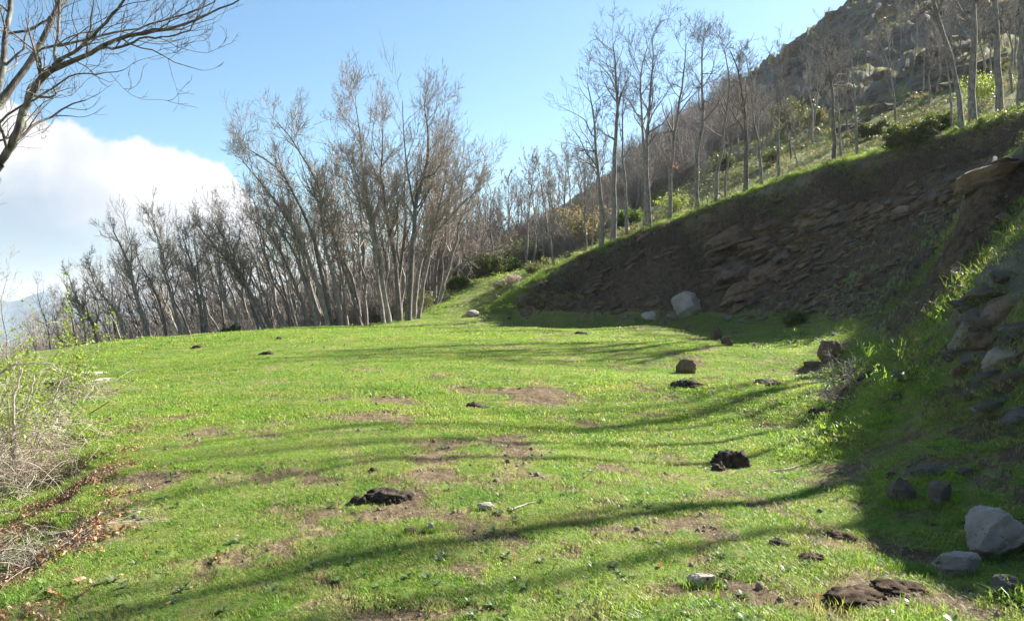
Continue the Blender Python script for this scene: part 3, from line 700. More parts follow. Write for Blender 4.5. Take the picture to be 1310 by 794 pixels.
HERO_WOOD = [
 ('tallest trunk at the right front of the clump, S bend high in its leader', 46, 8.5, [(523,412),(524,367),(526,335),(529.5,292),(530,254),(535,233),(541.6,209),(552,188),(547,172),(548,148),(544,135),(543,106)], [[(530,256),(524,228),(520,200),(517,175),(516,150),(515,120),(513,100)],[(535,233),(532,222),(545,215),(562,207)],[(538,222),(556,212),(566,195),(570,170)]]),
 ('trunk sweeping right over the ramp in a long low limb', 48.5, 6.5, [(528.4,397),(532.7,363),(537,330.6),(545,305),(556,294),(572,275),(582.6,262),(606,237),(635,228)], [[(560,290),(572,255),(578,225),(586,190),(592,160)],[(584,262),(590,230),(598,200),(604,170)],[(590,255),(612,225),(630,200)]]),
 ('right hand twin that fans out rightwards at the right side of the clump', 48, 5.5, [(535,393),(540,367),(547.7,330.6),(550,311),(554,292),(562,255),(570,220),(572,190),(575,150)], [[(560,262),(575,240),(592,205),(600,190)],[(566,240),(585,215),(610,200),(622,185)]]),
 ('wavy trunk directly left of the tallest one in the clump', 46.5, 6.5, [(511,410),(509,350),(505,324),(498,292),(494,260),(492.6,254),(488,225),(487,190),(490,150),(487,130)], [[(494,258),(505,235),(510,210)],[(488,225),(478,205),(470,190),(466,160)]]),
 ('trunk in the heart of the clump bending left then rising to a narrow top', 46, 6.5, [(499.5,414),(492,367),(485.6,335),(481,303),(479,281),(473,250),(463,222),(462,180),(460,150),(457,130),(452,113)], [[(464,225),(450,205),(441,190),(430,183)],[(461,180),(455,160),(443,142),(435,125)]]),
 ('slim trunk pressed against its left neighbour in the heart of the clump', 45.6, 6, [(492,416),(487,378),(482,346),(478,310),(474,280),(470,245),(458,215),(450,190)], [[(471,250),(484,232),(488,205)]]),
 ('left leaning trunk with a kink halfway, left side of the clump', 45.5, 5.5, [(464,420),(453.5,384),(445,352),(434,326),(432,309),(421,281),(415,262),(407,238),(398,210)], [[(433,318),(447,330),(452,310)],[(421,281),(412,255),(425,235),(428,210)]]),
 ('short spindly trunk between two stouter ones at the left side of the clump', 45.5, 4.5, [(446,422),(441,382),(438,350),(431,320),(427,290),(420,270)], []),
 ('tall lone leader rising clear left of the clump with a wishbone fork', 45, 6.5, [(437.5,424),(432,371),(423.5,339),(416,307),(412,277),(408,254),(414,242),(414,229),(402,215),(390,195),(380,177),(371,158.6),(357,142.7),(348,131)], [[(380,177),(366,163),(352,160),(342,150)],[(381,178),(379,160),(383,138)],[(408,254),(400,235),(399,215)],[(418,305),(430,290),(434,280)]]),
 ('long trunk arching left from its foot to a low feathery crown before the blue sky', 44.6, 6, [(431,425.5),(419,384),(411,345.6),(402,300),(390,265),(375,235),(360,205),(345,192),(320,180),(305,168)], [[(385,255),(370,225),(355,212),(335,208)],[(360,205),(352,185),(348,170)]]),
 ('stout trunk arching left towards the edge of the white cloud', 44, 6.5, [(423.5,427),(413,385),(407,362),(392.7,319),(386,302),(369,276),(350,245),(330,215),(312,197),(300,180)], [[(369,276),(372,250),(366,225),(354,200)],[(350,245),(330,235),(312,232)]]),
 ('trunk beside the stout arching one, its fork spread low and wide', 44, 5.5, [(408,427),(399,388),(384,340.6),(375.6,313),(358.5,287),(350,270),(337,243),(326,220)], [[(375,313),(378,290),(370,262)],[(350,270),(330,262),(312,262)]]),
 ('pale trunk leaning hard left with a hooked crown over the cloud edge', 43.5, 5.5, [(398,428),(388.5,390),(375.6,355.6),(360.6,319),(345.6,291),(330.7,278.6),(315,266)], [[(360,319),(350,285),(335,260),(325,238)]]),
 ('nearly diagonal thin trunk at the middle of the wood front', 43.5, 4.8, [(378,429),(363,407),(345.6,385.6),(326.4,362),(312,335),(300,318)], [[(340,380),(342,350),(330,325),(325,300)]]),
 ('upright thin trunk half hidden behind the nearly diagonal one', 44.5, 4.2, [(385,428),(374,395),(368,365),(362,330),(357,300),(350,280)], []),
 ('big forked trunk leaning left beneath the white cloud', 43, 6.5, [(354,432),(341,402.7),(326,383.5),(313.5,360),(305,340.7),(290,325.7),(268.5,302),(256,285),(248,262)], [[(305,340),(300,318),(293,302),(295,285),(288,272),(276,262)],[(290,326),(275,320),(255,312)],[(315,362),(322,340),(318,315)]]),
 ('trunk running parallel just left of the big forked one', 43, 5.8, [(343.5,432),(330.7,400),(315.6,366),(306,345),(300,325),(288,300),(275,278),(262,258)], [[(300,325),(285,310),(268,290)]]),
 ('knee bent trunk throwing one long limb flat out to the left', 42, 5.2, [(315.7,433),(300.7,407),(290,390),(284.6,377),(280,355),(283,335),(276,310),(270,290)], [[(284,377),(272.8,370.6),(258,360),(240,355),(222,352)],[(282,345),(294,325),(292,308)]]),
 ('close pair of stems, the thicker one, left of the knee bent trunk', 41.5, 6, [(262,437),(258,398.5),(252.5,366),(248,340.7),(243,323.5),(235,300),(228,275)], [[(248,340),(258,318),(252,300)],[(243,325),(232,310),(226,300)]]),
 ('close pair of stems, the thinner paler one, left of the knee bent trunk', 41.8, 4.6, [(268,436),(263,405),(260,377),(254,352),(252,330),(248,300),(242,280)], []),
 ('upright trunk with a tall thin forked top reaching into the cloud', 40.5, 5.8, [(236,439),(226,401),(216,363),(208.6,338),(206,308),(196,285),(187,262)], [[(208,338),(216,315),(212,290),(216,270)],[(206,308),(196,300),(188,290)]]),
 ('thin trunk just left of the upright tall forked one', 40.2, 4.6, [(216,440),(208.6,401),(198.5,368),(186,343),(176,325),(170,300)], [[(190,350),(180,345),(172,338)]]),
 ('dark thick trunk with a white mark and a broken spur at mid height', 39.6, 7, [(196,441),(183.4,401),(171,363),(168,338),(155.7,310.5),(145.6,290),(138,275)], [[(168,338),(169,310),(161,280),(158,262)],[(172,368),(160,350),(148,340)]]),
 ('leaning thin trunk with an outspread low crown near the left end of the wood', 38.5, 5, [(166,442),(153,401),(138,381),(123,366),(115.4,338),(108,315.5)], [[(153,401),(156,375),(150,350),(148,330)],[(138,381),(120,378),(104,370)]]),
 ('low dark crooked tree at the far left end of the wood beside the leafy shrub', 37.5, 6.5, [(130,443),(120,411),(105,391),(95,373.4),(90,353),(84,335)], [[(122,413),(128,395),(122,375),(112,360)],[(118,410),(100,400),(82,385),(70,382)],[(105,391),(110,370),(105,350)]]),
 ('stubby double trunk at the extreme left end of the wood front', 37, 4.5, [(112,445),(110,425),(104,405),(98,390),(90,372)], [[(110,425),(118,405),(120,385)]]),
 ('dark tree arching low to the right over the grassy ramp', 56, 5, [(562,376),(569,356),(584,339),(599,328.5),(620.4,317.8),(637.5,315.6),(650,305),(662,298)], [[(599,328),(606,312),(616,300)],[(620,318),(640,320),(665,308)]]),
 ('upright tree standing at the left foot of the low arching tree', 55, 6, [(555,379),(558,335),(565,303),(569,286),(575,250),(585,218)], [[(566,300),(578,282),(592,270)],[(573,260),(566,240),(562,225)]]),
]
for i, (lab, Y, w, tr, lm) in enumerate(HERO_WOOD):
    hero_tree('oak_tree', lab, Y, w, tr, lm, 'bare tree', G_WOOD, nrand=6 if w < 5 else 10, dens=1.12 if i < 7 else .92, seed=100 + i, mat=M_bark if i % 3 else M_bark2, twig=M_twig, up=.2)

# the near tree, its trunk just beyond the left edge, limbs reaching over the meadow
near = empty('near_tree', (*(P3(-95, 480, 7)[:2]), gz(*P3(-95, 480, 7)[:2])), 'big bare tree whose grey limbs reach in over the top left of the meadow', 'bare tree')
nb = np.array(near.location)
def near_limb(pl, r0, r1, y0, y1, rg, K=16, nm='limb'):
    A = resample([P3(px, py, y0 + (y1 - y0) * i / (len(pl) - 1)) for i, (px, py) in enumerate(pl)], K, rg, .006) - nb
    R = np.linspace(r0, r1, K) * rg.uniform(.93, 1.08, K)
    tb = Tubes(); tb.add(A, R, 9); link(nm, tb.mesh(nm), M_nb, near); return A, R
M_nb = bark_material('near_bark_with_lichen', (0.09, 0.08, 0.075), (0.22, 0.20, 0.18), (0.34, 0.36, 0.27), 22)
rg = np.random.default_rng(5)
NL = [([(-95, 620), (-92, 480), (-70, 340), (-40, 262), (0, 208)], .13, .05, 7, 7, 'trunk'),
      ([(0, 208), (21, 177), (30, 140), (49, 106), (68, 89)], .048, .036, 7, 7, 'limb'),
      ([(68, 89), (98, 75.5), (128, 62), (151, 45), (189, 40), (227, 38), (249, 23), (279, 15), (302, 6), (312, -4)], .033, .006, 7, 6.6, 'limb'),
      ([(68, 89), (72, 68), (74, 34), (77, -5), (76, -60)], .02, .01, 7, 7.2, 'limb'),
      ([(-70, 340), (-50, 220), (-20, 150), (0, 128), (23, 102), (41.5, 79), (57, 41.5), (75, 11), (84, -12), (96, -70)], .065, .02, 7, 7.6, 'limb'),
      ([(-50, 220), (-20, 160), (0, 118), (4, 75), (6, 45), (13, 23), (15, -5), (20, -60)], .05, .022, 7.2, 7.6, 'limb'),
      ([(68, 84), (91, 68), (121, 45), (140, 23), (162, -3), (190, -40)], .022, .01, 7, 6.5, 'limb'),
      ([(50, 63), (83, 57), (113, 49), (151, 40), (181, 36), (204, 26), (242, 19), (272, 4), (285, -10)], .017, .005, 7.4, 6.9, 'limb'),
      ([(128, 62), (151, 62), (177.5, 49), (211, 47), (242, 41.5), (252, 24)], .016, .006, 6.9, 6.8, 'limb'),
      ([(-10, 165), (30, 134), (60, 117), (94, 92.5), (125, 94), (159, 91)], .014, .004, 6.8, 6.2, 'limb'),
      ([(12, 43), (41.5, 38), (68, 19), (90, -4)], .016, .008, 7.4, 7.5, 'limb'),
      ([(-5, 210), (14, 190), (30, 165), (36, 150), (60, 128), (80, 122)], .012, .004, 7.1, 7.6, 'limb')]
PA, RA_ = [], []
for pl, a, b, y0, y1, nm in NL:
    A, R = near_limb(pl, a * (.75 if nm == 'limb' else 1), b * .8, y0, y1, rg, nm=nm)
    if nm == 'limb': PA.append(A); RA_.append(R)
PA = np.array(PA); RA_ = np.array(RA_)
tb = Tubes()
crown(tb, rg, PA, RA_ * .8, np.full(len(PA), 1.0), [(9, 8, 5, .12, .75), (5, 6, 4, .2, .5), (3, 4, 3, .2, .5)], .0022, up=.10, wob=.2)
link('crown', tb.mesh('crown'), M_twig2, near)

# smaller trees: a few grown once, then copied one by one
def proto_tree(seed, H, forks, lean=0, dens=1.0, r0=None, mat=M_bark, twig=M_twig2, rmin=.010):
    rg = np.random.default_rng(seed)
    K = 11; t = np.linspace(0, 1, K)
    T = np.stack([np.cumsum(rg.normal(0, .02, K)) * H * .6, np.cumsum(rg.normal(0, .02, K)) * H * .6, t * H * .86], -1)
    T[:, :2] -= T[0, :2]; T[0, 2] = -.5
    R = (r0 or H * .012) * (1 - .8 * t)
    tb = Tubes(); tb.add(T, R, 6)
    me_t = tb.mesh('trunk'); me_t.materials.append(mat); smooth(me_t)
    tb = Tubes()
    Q, RR, L = grow(rg, T[None], R[None], forks, .38, H * .36, 7, ang=(24, 55), up=.2, wob=.16, rr=.55, rmin=rmin, lenfall=.5)
    tb.add(Q, RR, 4)
    d = lambda n: max(2, int(round(n * dens)))
    crown(tb, rg, np.concatenate([Q, T[None, -7:]]), np.concatenate([RR, R[None, -7:]]), np.concatenate([L, [H * .3]]), [(d(6), 4, 3, .2, .55), (d(5), 3, 3, .15, .6)], rmin, up=.16)
    me_c = tb.mesh('crown'); me_c.materials.append(twig); smooth(me_c)
    return me_t, me_c, H
def plant(name, pr, x, y, h, lean, rz, label, group, cat='bare tree', dz=0):
    me_t, me_c, H = pr
    z = gz(x, y)
    o = empty(name, (x, y, z + dz), label, cat, group)
    o.rotation_euler = (Matrix.Rotation(math.radians(lean), 4, 'Y') @ Matrix.Rotation(rz, 4, 'Z')).to_euler()
    s_ = h / H; o.scale = (s_, s_, s_)
    for nm, me in (('trunk', me_t), ('crown', me_c)):
        c = bpy.data.objects.new(nm, me); COL.objects.link(c); c.parent = o
    return o
protoW = [proto_tree(200 + i, 10, 8 + i % 3, dens=1.0, r0=.11 + .02 * (i % 3), twig=M_twig if i % 2 else M_twig2, mat=M_bark if i % 2 else M_bark2) for i in range(7)]
protoS = [proto_tree(300 + i, 6, 9, dens=1.0, r0=.07, rmin=.012, twig=M_twig3) for i in range(5)]
rg = np.random.default_rng(11)
# behind the front trees of the left wood
n = 0
for k in range(124):
    px = 70 + (560 - 70) * ((k * .618034) % 1.0)
    depth = 41 + 5 * (k % 5) + rg.uniform(0, 5) + (px > 400) * 4 + (px - 70) / 490 * 4
    x = (px - 655) / F * depth
    tall = np.interp(px, [70, 200, 330, 430, 540, 600], [5.5, 7.2, 8.8, 10.5, 11.5, 8.5]) * rg.uniform(.8, 1.08)
    lean = np.interp(px, [70, 350, 430, 480, 520, 560], [-16, -19, -13, -5, 4, 10]) + rg.normal(0, 4)
    plant('oak_tree', protoW[k % 7], x, depth, tall * (1 + (depth - 46) * .012), lean, rg.uniform(0, 6.28),
          'slim bare grey tree in the crowded ranks behind the front trees of the left wood', 'trees deep in the left wood')
# thin trees above the ramp between the wood and the rim
for k in range(46):
    px = 572 + (775 - 572) * ((k * .618034 + .3) % 1.0)
    depth = 60 + 9 * (k % 4) + rg.uniform(0, 8)
    x = (px - 655) / F * depth
    plant('oak_tree', protoS[k % 5] if k % 3 else protoW[k % 7], x, depth, rg.uniform(6.2, 9.5), rg.normal(0, 4), rg.uniform(0, 6.28),
          'thin bare tree up the slope beyond the grassy ramp, left of the tall rim trees', 'thin trees beyond the ramp')
# scrubby grey wood on the hillside below the ridge
k = 0
while k < 100:
    px = rg.uniform(790, 1075); depth = rg.uniform(64, 132)
    x = (px - 655) / F * depth
    if x > 26 + (depth - 80) * .17: continue
    if depth < 66 and px > 980: continue
    plant('oak_tree', protoS[k % 5], x, depth, rg.uniform(3.6, 5.8), rg.normal(0, 4), rg.uniform(0, 6.28),
          'small bare grey tree in the scrub wood covering the slope below the ridge', 'scrub trees on the hillside'); k += 1
for px, py, h, lab in [(1020, 215, 4.0, 'small bare bush tree on the sunlit slope left of the dense crowned trunk'), (1180, 120, 4.5, 'little bare tree against the grassy ledges right of the crag'), (1262, 120, 6, 'thin bare tree behind the gap of the second and third thick trunks'),
                       (1296, 118, 6.5, 'thin bare tree behind the gap of the last two thick trunks'), (1200, 110, 5, 'twiggy bare tree behind the strongly leaning trunk'), (1160, 60, 4, 'stunted bare tree high on the crag ledge')]:
    p = hit(px, py); plant('oak_tree', protoS[rg.integers(5)], p[0], p[1], h, rg.normal(0, 5), rg.uniform(0, 6), lab, 'small trees about the crag')
rg = np.random.default_rng(88)
for k in range(30):
    px = 1010 + 310 * ((k * .618034) % 1.0); Y = rg.uniform(48, 84); x_ = (px - 655) / F * Y
    plant('oak_tree', protoS[k % 5] if k % 2 else protoW[k % 7], x_, Y, rg.uniform(4.2, 7.5), rg.normal(0, 5), rg.uniform(0, 6), 'thin bare grey tree on the rough slope under the crag, behind the rim trees', 'thin trees under the crag')
# rim trees beyond the right edge of the view: they throw the long shadows over the meadow
rg = np.random.default_rng(19)
protoT = [proto_tree(260 + i, 10, 5, dens=.36, r0=.095, mat=M_bark, twig=M_twig2) for i in range(3)]
for k in range(24):
    t = k / 23; y = 29 - 30 * t + rg.normal(0, .4)
    x = np.interp(y, [-2, 2, 8, 14, 19.4, 27, 30], [9.6, 10.2, 11.9, 13.8, 16, 19.6, 21.5]) + rg.uniform(0, 3.5)
    plant('oak_tree', protoT[k % 3], x, y, rg.uniform(7.5, 12), rg.normal(0, 3), rg.uniform(0, 6), 'bare tree on the rim beyond the view, casting a long shadow over the meadow', 'rim trees outside the view')

# ------------------------------------------------------------------ scatter helper (only for what nobody could count)
def scatter(name, pts, eul, scl, sources, label=None):
    me = bpy.data.meshes.new(name); me.vertices.add(len(pts)); me.vertices.foreach_set('co', np.asarray(pts, np.float32).ravel())
    a = me.attributes.new('rot', 'FLOAT_VECTOR', 'POINT'); a.data.foreach_set('vector', np.asarray(eul, np.float32).ravel())
    a = me.attributes.new('scl', 'FLOAT', 'POINT'); a.data.foreach_set('value', np.asarray(scl, np.float32))
    o = bpy.data.objects.new(name, me); COL.objects.link(o); o['kind'] = 'stuff'
    if label: o['label'] = label
    ng = bpy.data.node_groups.new(name + '_scatter', 'GeometryNodeTree')
    ng.interface.new_socket('Geometry', in_out='INPUT', socket_type='NodeSocketGeometry')
    ng.interface.new_socket('Geometry', in_out='OUTPUT', socket_type='NodeSocketGeometry')
    N = ng.nodes.new
    gi, go = N('NodeGroupInput'), N('NodeGroupOutput')
    jn = N('GeometryNodeJoinGeometry')
    for i, (sname, sme) in enumerate(sources):
        so = bpy.data.objects.new(sname, sme); COL.objects.link(so); so.parent = o; so['kind'] = 'stuff'
        so.location = pts[i * 7 % len(pts)]; 
        inf = N('GeometryNodeObjectInfo'); inf.transform_space = 'ORIGINAL'; inf.inputs['Object'].default_value = so
        g2 = N('GeometryNodeGeometryToInstance'); ng.links.new(inf.outputs['Geometry'], g2.inputs[0]); ng.links.new(g2.outputs[0], jn.inputs[0])
    iop = N('GeometryNodeInstanceOnPoints'); iop.inputs['Pick Instance'].default_value = True
    ng.links.new(gi.outputs[0], iop.inputs['Points']); ng.links.new(jn.outputs[0], iop.inputs['Instance'])
    ra = N('GeometryNodeInputNamedAttribute'); ra.data_type = 'FLOAT_VECTOR'; ra.inputs['Name'].default_value = 'rot'
    sa = N('GeometryNodeInputNamedAttribute'); sa.data_type = 'FLOAT'; sa.inputs['Name'].default_value = 'scl'
    ng.links.new(ra.outputs[0], iop.inputs['Rotation']); ng.links.new(sa.outputs[0], iop.inputs['Scale'])
    ng.links.new(iop.outputs[0], go.inputs[0])
    md = o.modifiers.new('scatter', 'NODES'); md.node_group = ng
    return o
def blades(rg, n, rad, h, w, lean=.5, K=3, droop=.6):
    a = rg.uniform(0, 2 * np.pi, n); r = rad * np.sqrt(rg.random(n))
    base = np.stack([r * np.cos(a), r * np.sin(a), np.full(n, -.01)], -1)
    hh = h * rg.uniform(.45, 1.25, n); b = rg.uniform(0, 2 * np.pi, n)
    ld = np.stack([np.cos(b), np.sin(b), np.zeros(n)], -1) * (lean * rg.uniform(.1, 1.3, n))[:, None]
    side = np.stack([-np.sin(b + rg.normal(0, .6, n)), np.cos(b), np.zeros(n)], -1)
    V = []
    for k in range(K):
        t = k / (K - 1)
        c = base + np.stack([np.zeros(n), np.zeros(n), hh * t * (1 - droop * .35 * t)], -1) + ld * (hh * t ** 1.7)[:, None]
        ww = (w * rg.uniform(.7, 1.2, n) * (1 - .85 * t))[:, None]
        V += [c - side * ww / 2, c + side * ww / 2]
    V = np.stack(V, 1)
    idx = np.arange(n * 2 * K).reshape(n, 2 * K)
    q = np.concatenate([idx[:, [2 * k, 2 * k + 1, 2 * k + 3, 2 * k + 2]] for k in range(K - 1)])
    return V.reshape(-1, 3), q
def blade_mesh(name, seed, mat, *a, **k):
    v, q = blades(np.random.default_rng(seed), *a, **k); me = mesh_np(name, v, q); me.materials.append(mat); smooth(me); return me
def sector(rg, n, r0, r1, a0, a1, power):
    """points in a sector around the viewpoint, density falling with distance"""
    u = rg.random(n)
    if power == 0: r = r0 * (r1 / r0) ** u
    else: r = (r0 ** power + u * (r1 ** power - r0 ** power)) ** (1 / power)
    a = rg.uniform(a0, a1, n)
    return np.sin(a) * r, np.cos(a) * r
def normal_euler(x, y, rg, tilt=1.0):
    e_ = .25
    gx = (land(x + e_, y, False) - land(x - e_, y, False)) / (2 * e_); gy = (land(x, y + e_, False) - land(x, y - e_, False)) / (2 * e_)
    # tilt half-way to the slope
    return np.stack([np.arctan(gy) * tilt * .6, -np.arctan(gx) * tilt * .6, rg.uniform(0, 2 * np.pi, len(x))], -1)
def region(x, y):
    z, A = land(x, y, full=True); return z, A
rg = np.random.default_rng(21)
A0, A1 = -.68, .70
# near turf
def turf(name, n, r0, r1, power, srcs, s0, s1, keep, seed, label, tilt=1.0, dz=0, soil_cut=.14):
    rg = np.random.default_rng(seed)
    x, y = sector(rg, n, r0, r1, A0, A1, power)
    z, A = region(x, y)
    m = keep(x, y, z, A, rg)
    so = soil_mask(x, y) * (A['S'] < .5)
    m &= so < (soil_cut + .55 * rg.random(n) ** 4)
    x, y, z, so = x[m], y[m], z[m], so[m]
    sc2 = rg.uniform(s0, s1, len(x)) * (1 + .5 * fbm(x * .9, y * .9, 3, 91) + .5 * fbm(x * 3.1, y * 3.1, 2, 92)) * (1 - .35 * so)
    # clearer tufts here and there
    sc2 *= 1 + .9 * (rg.random(len(x)) < .02)
    return scatter(name, np.stack([x, y, z + dz], -1), normal_euler(x, y, rg, tilt), sc2, srcs, label)
g_near = [('grass_tuft', blade_mesh('tuft_near', 400 + i, M_grass, 130, .12, .020, .0040, 1.1)) for i in range(4)]
g_mid = [('grass_tuft', blade_mesh('tuft_mid', 410 + i, M_grass, 160, .27, .027, .009, 1.1)) for i in range(3)]
g_far = [('grass_tuft', blade_mesh('tuft_far', 420 + i, M_grass, 150, .55, .036, .022, 1.1)) for i in range(3)]
low = lambda x, y, z, A, rg: (A['S'] < .5) & (A['bank'] < .6)
turf('near_grass', 30000, 2.6, 12, 1.0, g_near, .8, 1.35, low, 1, 'short green grass of the near meadow')
turf('middle_grass', 26000, 9.5, 30, 1.0, g_mid, .8, 1.3, low, 2, 'short green grass of the middle meadow')
turf('far_grass', 17000, 26, 62, 1.2, g_far, .8, 1.25, lambda x, y, z, A, rg: ((A['S'] < .5) & (A['bank'] < .6) & (x > -9 - .6 * (y - 20))) | ((x > -7) & (x < 3.5) & (y > 46) & (y < 62)), 3, 'short green grass of the far meadow and the ramp')
g_sl = [('grass_tuft', blade_mesh('tuft_slope', 430 + i, (M_slope, M_grass, M_broom)[i], 90, .22, .062, .008, .9)) for i in range(3)]
turf('bank_grass', 36000, 4.5, 50, .9, g_sl, .6, 1.2, lambda x, y, z, A, rg: (A['S'] < .5) & (A['bank'] > .25) & (fbm(x * .45, y * .45, 4, 95) > -.12 - .3 * (y < 18) - .25 * (A['h1'] < 2.6)), 4, 'rough grass on the shaded bank', soil_cut=.8)
g_hl = [('grass_tuft', blade_mesh('tuft_hill', 440 + i, M_slope, 110, .5, .13, .025, .8)) for i in range(4)]
turf('hill_grass', 24000, 33, 130, 1.0, g_hl, .7, 1.3, lambda x, y, z, A, rg: (A['S'] > .5) & (x > 2) & ((A['crag'] < .4) | (fbm(x * .3, y * .3, 3, 97) > -.02)) & (fbm(x * .3, y * .3, 4, 96) > -.12), 5, 'tussocky grass on the sunlit hillside')
M_worn = grass_material('worn_dry_grass', (0.20, 0.155, 0.085), (0.30, 0.24, 0.14), (0.15, 0.11, 0.06), .25)
g_th = [('straw_tuft', blade_mesh('tuft_dry', 460 + i, M_worn, 46, .11, .018, .0035, 1.6)) for i in range(3)]
def thatch(name, n, r0, r1, power, seed, sm):
    rg = np.random.default_rng(seed); x, y = sector(rg, n, r0, r1, A0, A1, power); z, A = region(x, y); so = soil_mask(x, y)
    m = (A['S'] < .5) & (A['bank'] < .6) & (rg.random(len(x)) < np.where(so > .08, .8, .05)) & (so < .9); x, y, z = x[m], y[m], z[m]
    return scatter(name, np.stack([x, y, z], -1), normal_euler(x, y, rg), rg.uniform(.6, 1.4, len(x)) * sm, g_th, 'dry worn grass round the bare patches')
thatch('worn_grass', 16000, 3, 14, 1.0, 6, 1.0); thatch('worn_grass', 9000, 12, 42, 1.0, 7, 2.4)
# brighter fringe right on the bank rim
def along_rim(rg, n, a, b, i0=7, i1=None):
    seg = RIM[i0:i1]; L = np.linalg.norm(np.diff(seg, axis=0), axis=1); cum = np.concatenate([[0], np.cumsum(L)])
    s_ = rg.uniform(0, cum[-1], n); k = np.clip(np.searchsorted(cum, s_) - 1, 0, len(L) - 1); t = (s_ - cum[k]) / L[k]
    p = seg[k] + (seg[k + 1] - seg[k]) * t[:, None]; d = (seg[k + 1] - seg[k]) / L[k][:, None]
    off = rg.uniform(a, b, n)
    return p[:, 0] - d[:, 1] * off, p[:, 1] + d[:, 0] * off
rg = np.random.default_rng(33)
x, y = along_rim(rg, 5200, -.25, 2.2, 7, 18)
z = land(x, y); m = (z > .3)
x, y, z = x[m], y[m], z[m]
scatter('rim_grass', np.stack([x, y, z], -1), normal_euler(x, y, rg), rg.uniform(.7, 1.4, len(x)), [('grass_tuft', blade_mesh('tuft_rim', 450 + i, M_grass, 80, .25, .12, .012, .9)) for i in range(3)], 'bright grass fringe along the bank rim')
# roots and dead stalks hanging from the lip
x, y = along_rim(rg, 900, -.8, -.05, 8, 18)
z = land(x, y); m = z > 1.0; x, y, z = x[m], y[m], z[m]
def hang_mesh(seed):
    rg = np.random.default_rng(seed); n = 16; K = 5
    p = np.stack([rg.uniform(-.4, .4, n), rg.uniform(-.15, .1, n), rg.uniform(0, .3, n)], -1); d = norm(np.stack([rg.normal(0, .5, n), rg.uniform(-1, 0, n), rg.uniform(-1.4, .3, n)], -1)); pts = [p]
    for k in range(K - 1): d = norm(d + rg.normal(0, .3, d.shape) + np.array([0, 0, -.25])); p = p + d * rg.uniform(.06, .2, (n, 1)); pts.append(p)
    tb = Tubes(); tb.add(np.stack(pts, 1), np.linspace(.011, .004, K)[None] * rg.uniform(.6, 1.8, (n, 1)), 3)
    me = tb.mesh('hanging_roots'); me.materials.append(M_root); return me
eul = np.stack([np.zeros(len(x)), np.zeros(len(x)), rg.uniform(-.8, 1.6, len(x))], -1)
scatter('hanging_roots', np.stack([x, y, z], -1), eul, rg.uniform(.5, 1.3, len(x)), [('root_bunch', hang_mesh(i)) for i in range(4)], 'dead roots and stalks hanging from the lip of the bank')

# scrubby undergrowth of twigs under and behind the trees
def scrub_mesh(seed, h=1.3, n=26, mat=M_twig2, rmin=.006):
    rg = np.random.default_rng(seed); K = 5
    p = np.stack([rg.normal(0, .25, n), rg.normal(0, .25, n), np.zeros(n)], -1)
    d = norm(np.stack([rg.normal(0, .4, n), rg.normal(0, .4, n), np.ones(n)], -1)); pts = [p]
    for k in range(K - 1): d = norm(d + rg.normal(0, .2, d.shape)); p = p + d * (h / (K - 1)) * rg.uniform(.5, 1.2, (n, 1)); pts.append(p)
    P = np.stack(pts, 1); R = np.linspace(.014, .006, K)[None] * np.ones((n, 1))
    tb = Tubes(); tb.add(P, R, 3); crown(tb, rg, P, R, np.full(n, h * .45), [(5, 3, 3, .3, 1.0), (3, 3, 3, .3, .5)], rmin)
    me = tb.mesh('scrub'); me.materials.append(mat); return me
scr = [('twig_bush', scrub_mesh(500 + i, mat=(M_twig3, M_twig2)[i % 2])) for i in range(4)]
rg = np.random.default_rng(44)
xs, ys = [], []
for k in range(1700):
    px = rg.uniform(60, 790); Y = rg.uniform(44, 85)
    if px > 520 and Y < 60: continue
    if px > 330 and Y < 53: continue
    if px > 540 and px < 700 and Y < 66: continue
    xs.append((px - 655) / F * Y); ys.append(Y)
for k in range(420):
    px = rg.uniform(770, 1100); Y = rg.uniform(68, 135); xx = (px - 655) / F * Y
    if xx > 27 + (Y - 80) * .17 or pn(xx * .12, Y * .12, 66) < -.12: continue
    xs.append(xx); ys.append(Y)
xs, ys = np.array(xs), np.array(ys); zs = land(xs, ys)
scatter('undergrowth', np.stack([xs, ys, zs - .05], -1), np.stack([xs * 0, xs * 0, rg.uniform(0, 6, len(xs))], -1), rg.uniform(.5, 1.5, len(xs)) * np.where(xs < -3, np.interp(ys, [44, 60, 85], [.9, 2.2, 4.0]), np.interp(ys, [50, 66, 90], [.9, 1.3, 1.7])), scr, 'tangle of bare twigs under the trees')

# weeds, dead straw, leaves on the meadow
def rosette(seed, n=14, L=.035, w=.010, mat=M_weed):
    rg = np.random.default_rng(seed); V = []; Q = []
    for i in range(n):
        a = rg.uniform(0, 6.28); l = L * rg.uniform(.5, 1.2); el = rg.uniform(.1, .9)
        d = np.array((math.cos(a), math.sin(a), 0)); s_ = np.array((-d[1], d[0], 0)); b = len(V)
        for t, ww in ((.05, .3), (.5, 1), (.85, .6), (1, .08)):
            c = d * l * t * math.cos(el) + np.array((0, 0, l * math.sin(el) * t * (1.3 - .6 * t)))
            V += [c - s_ * w * ww / 2, c + s_ * w * ww / 2]
        Q += [(b + 2 * k, b + 2 * k + 1, b + 2 * k + 3, b + 2 * k + 2) for k in range(3)]
    me = mesh_np('rosette', np.array(V), np.array(Q)); me.materials.append(mat); return me
rg = np.random.default_rng(55)
x, y = sector(rg, 2600, 3, 30, A0, A1, .6); z, A = region(x, y)
m = (A['S'] < .5) & (A['bank'] < .5) & (fbm(x * .8, y * .8, 3, 99) > .05); x, y, z = x[m], y[m], z[m]
scatter('meadow_weeds', np.stack([x, y, z + .005], -1), normal_euler(x, y, rg), rg.uniform(.6, 1.5, len(x)) * (1 + y * .02), [('weed_rosette', rosette(i)) for i in range(4)], 'leafy weeds scattered through the short turf')
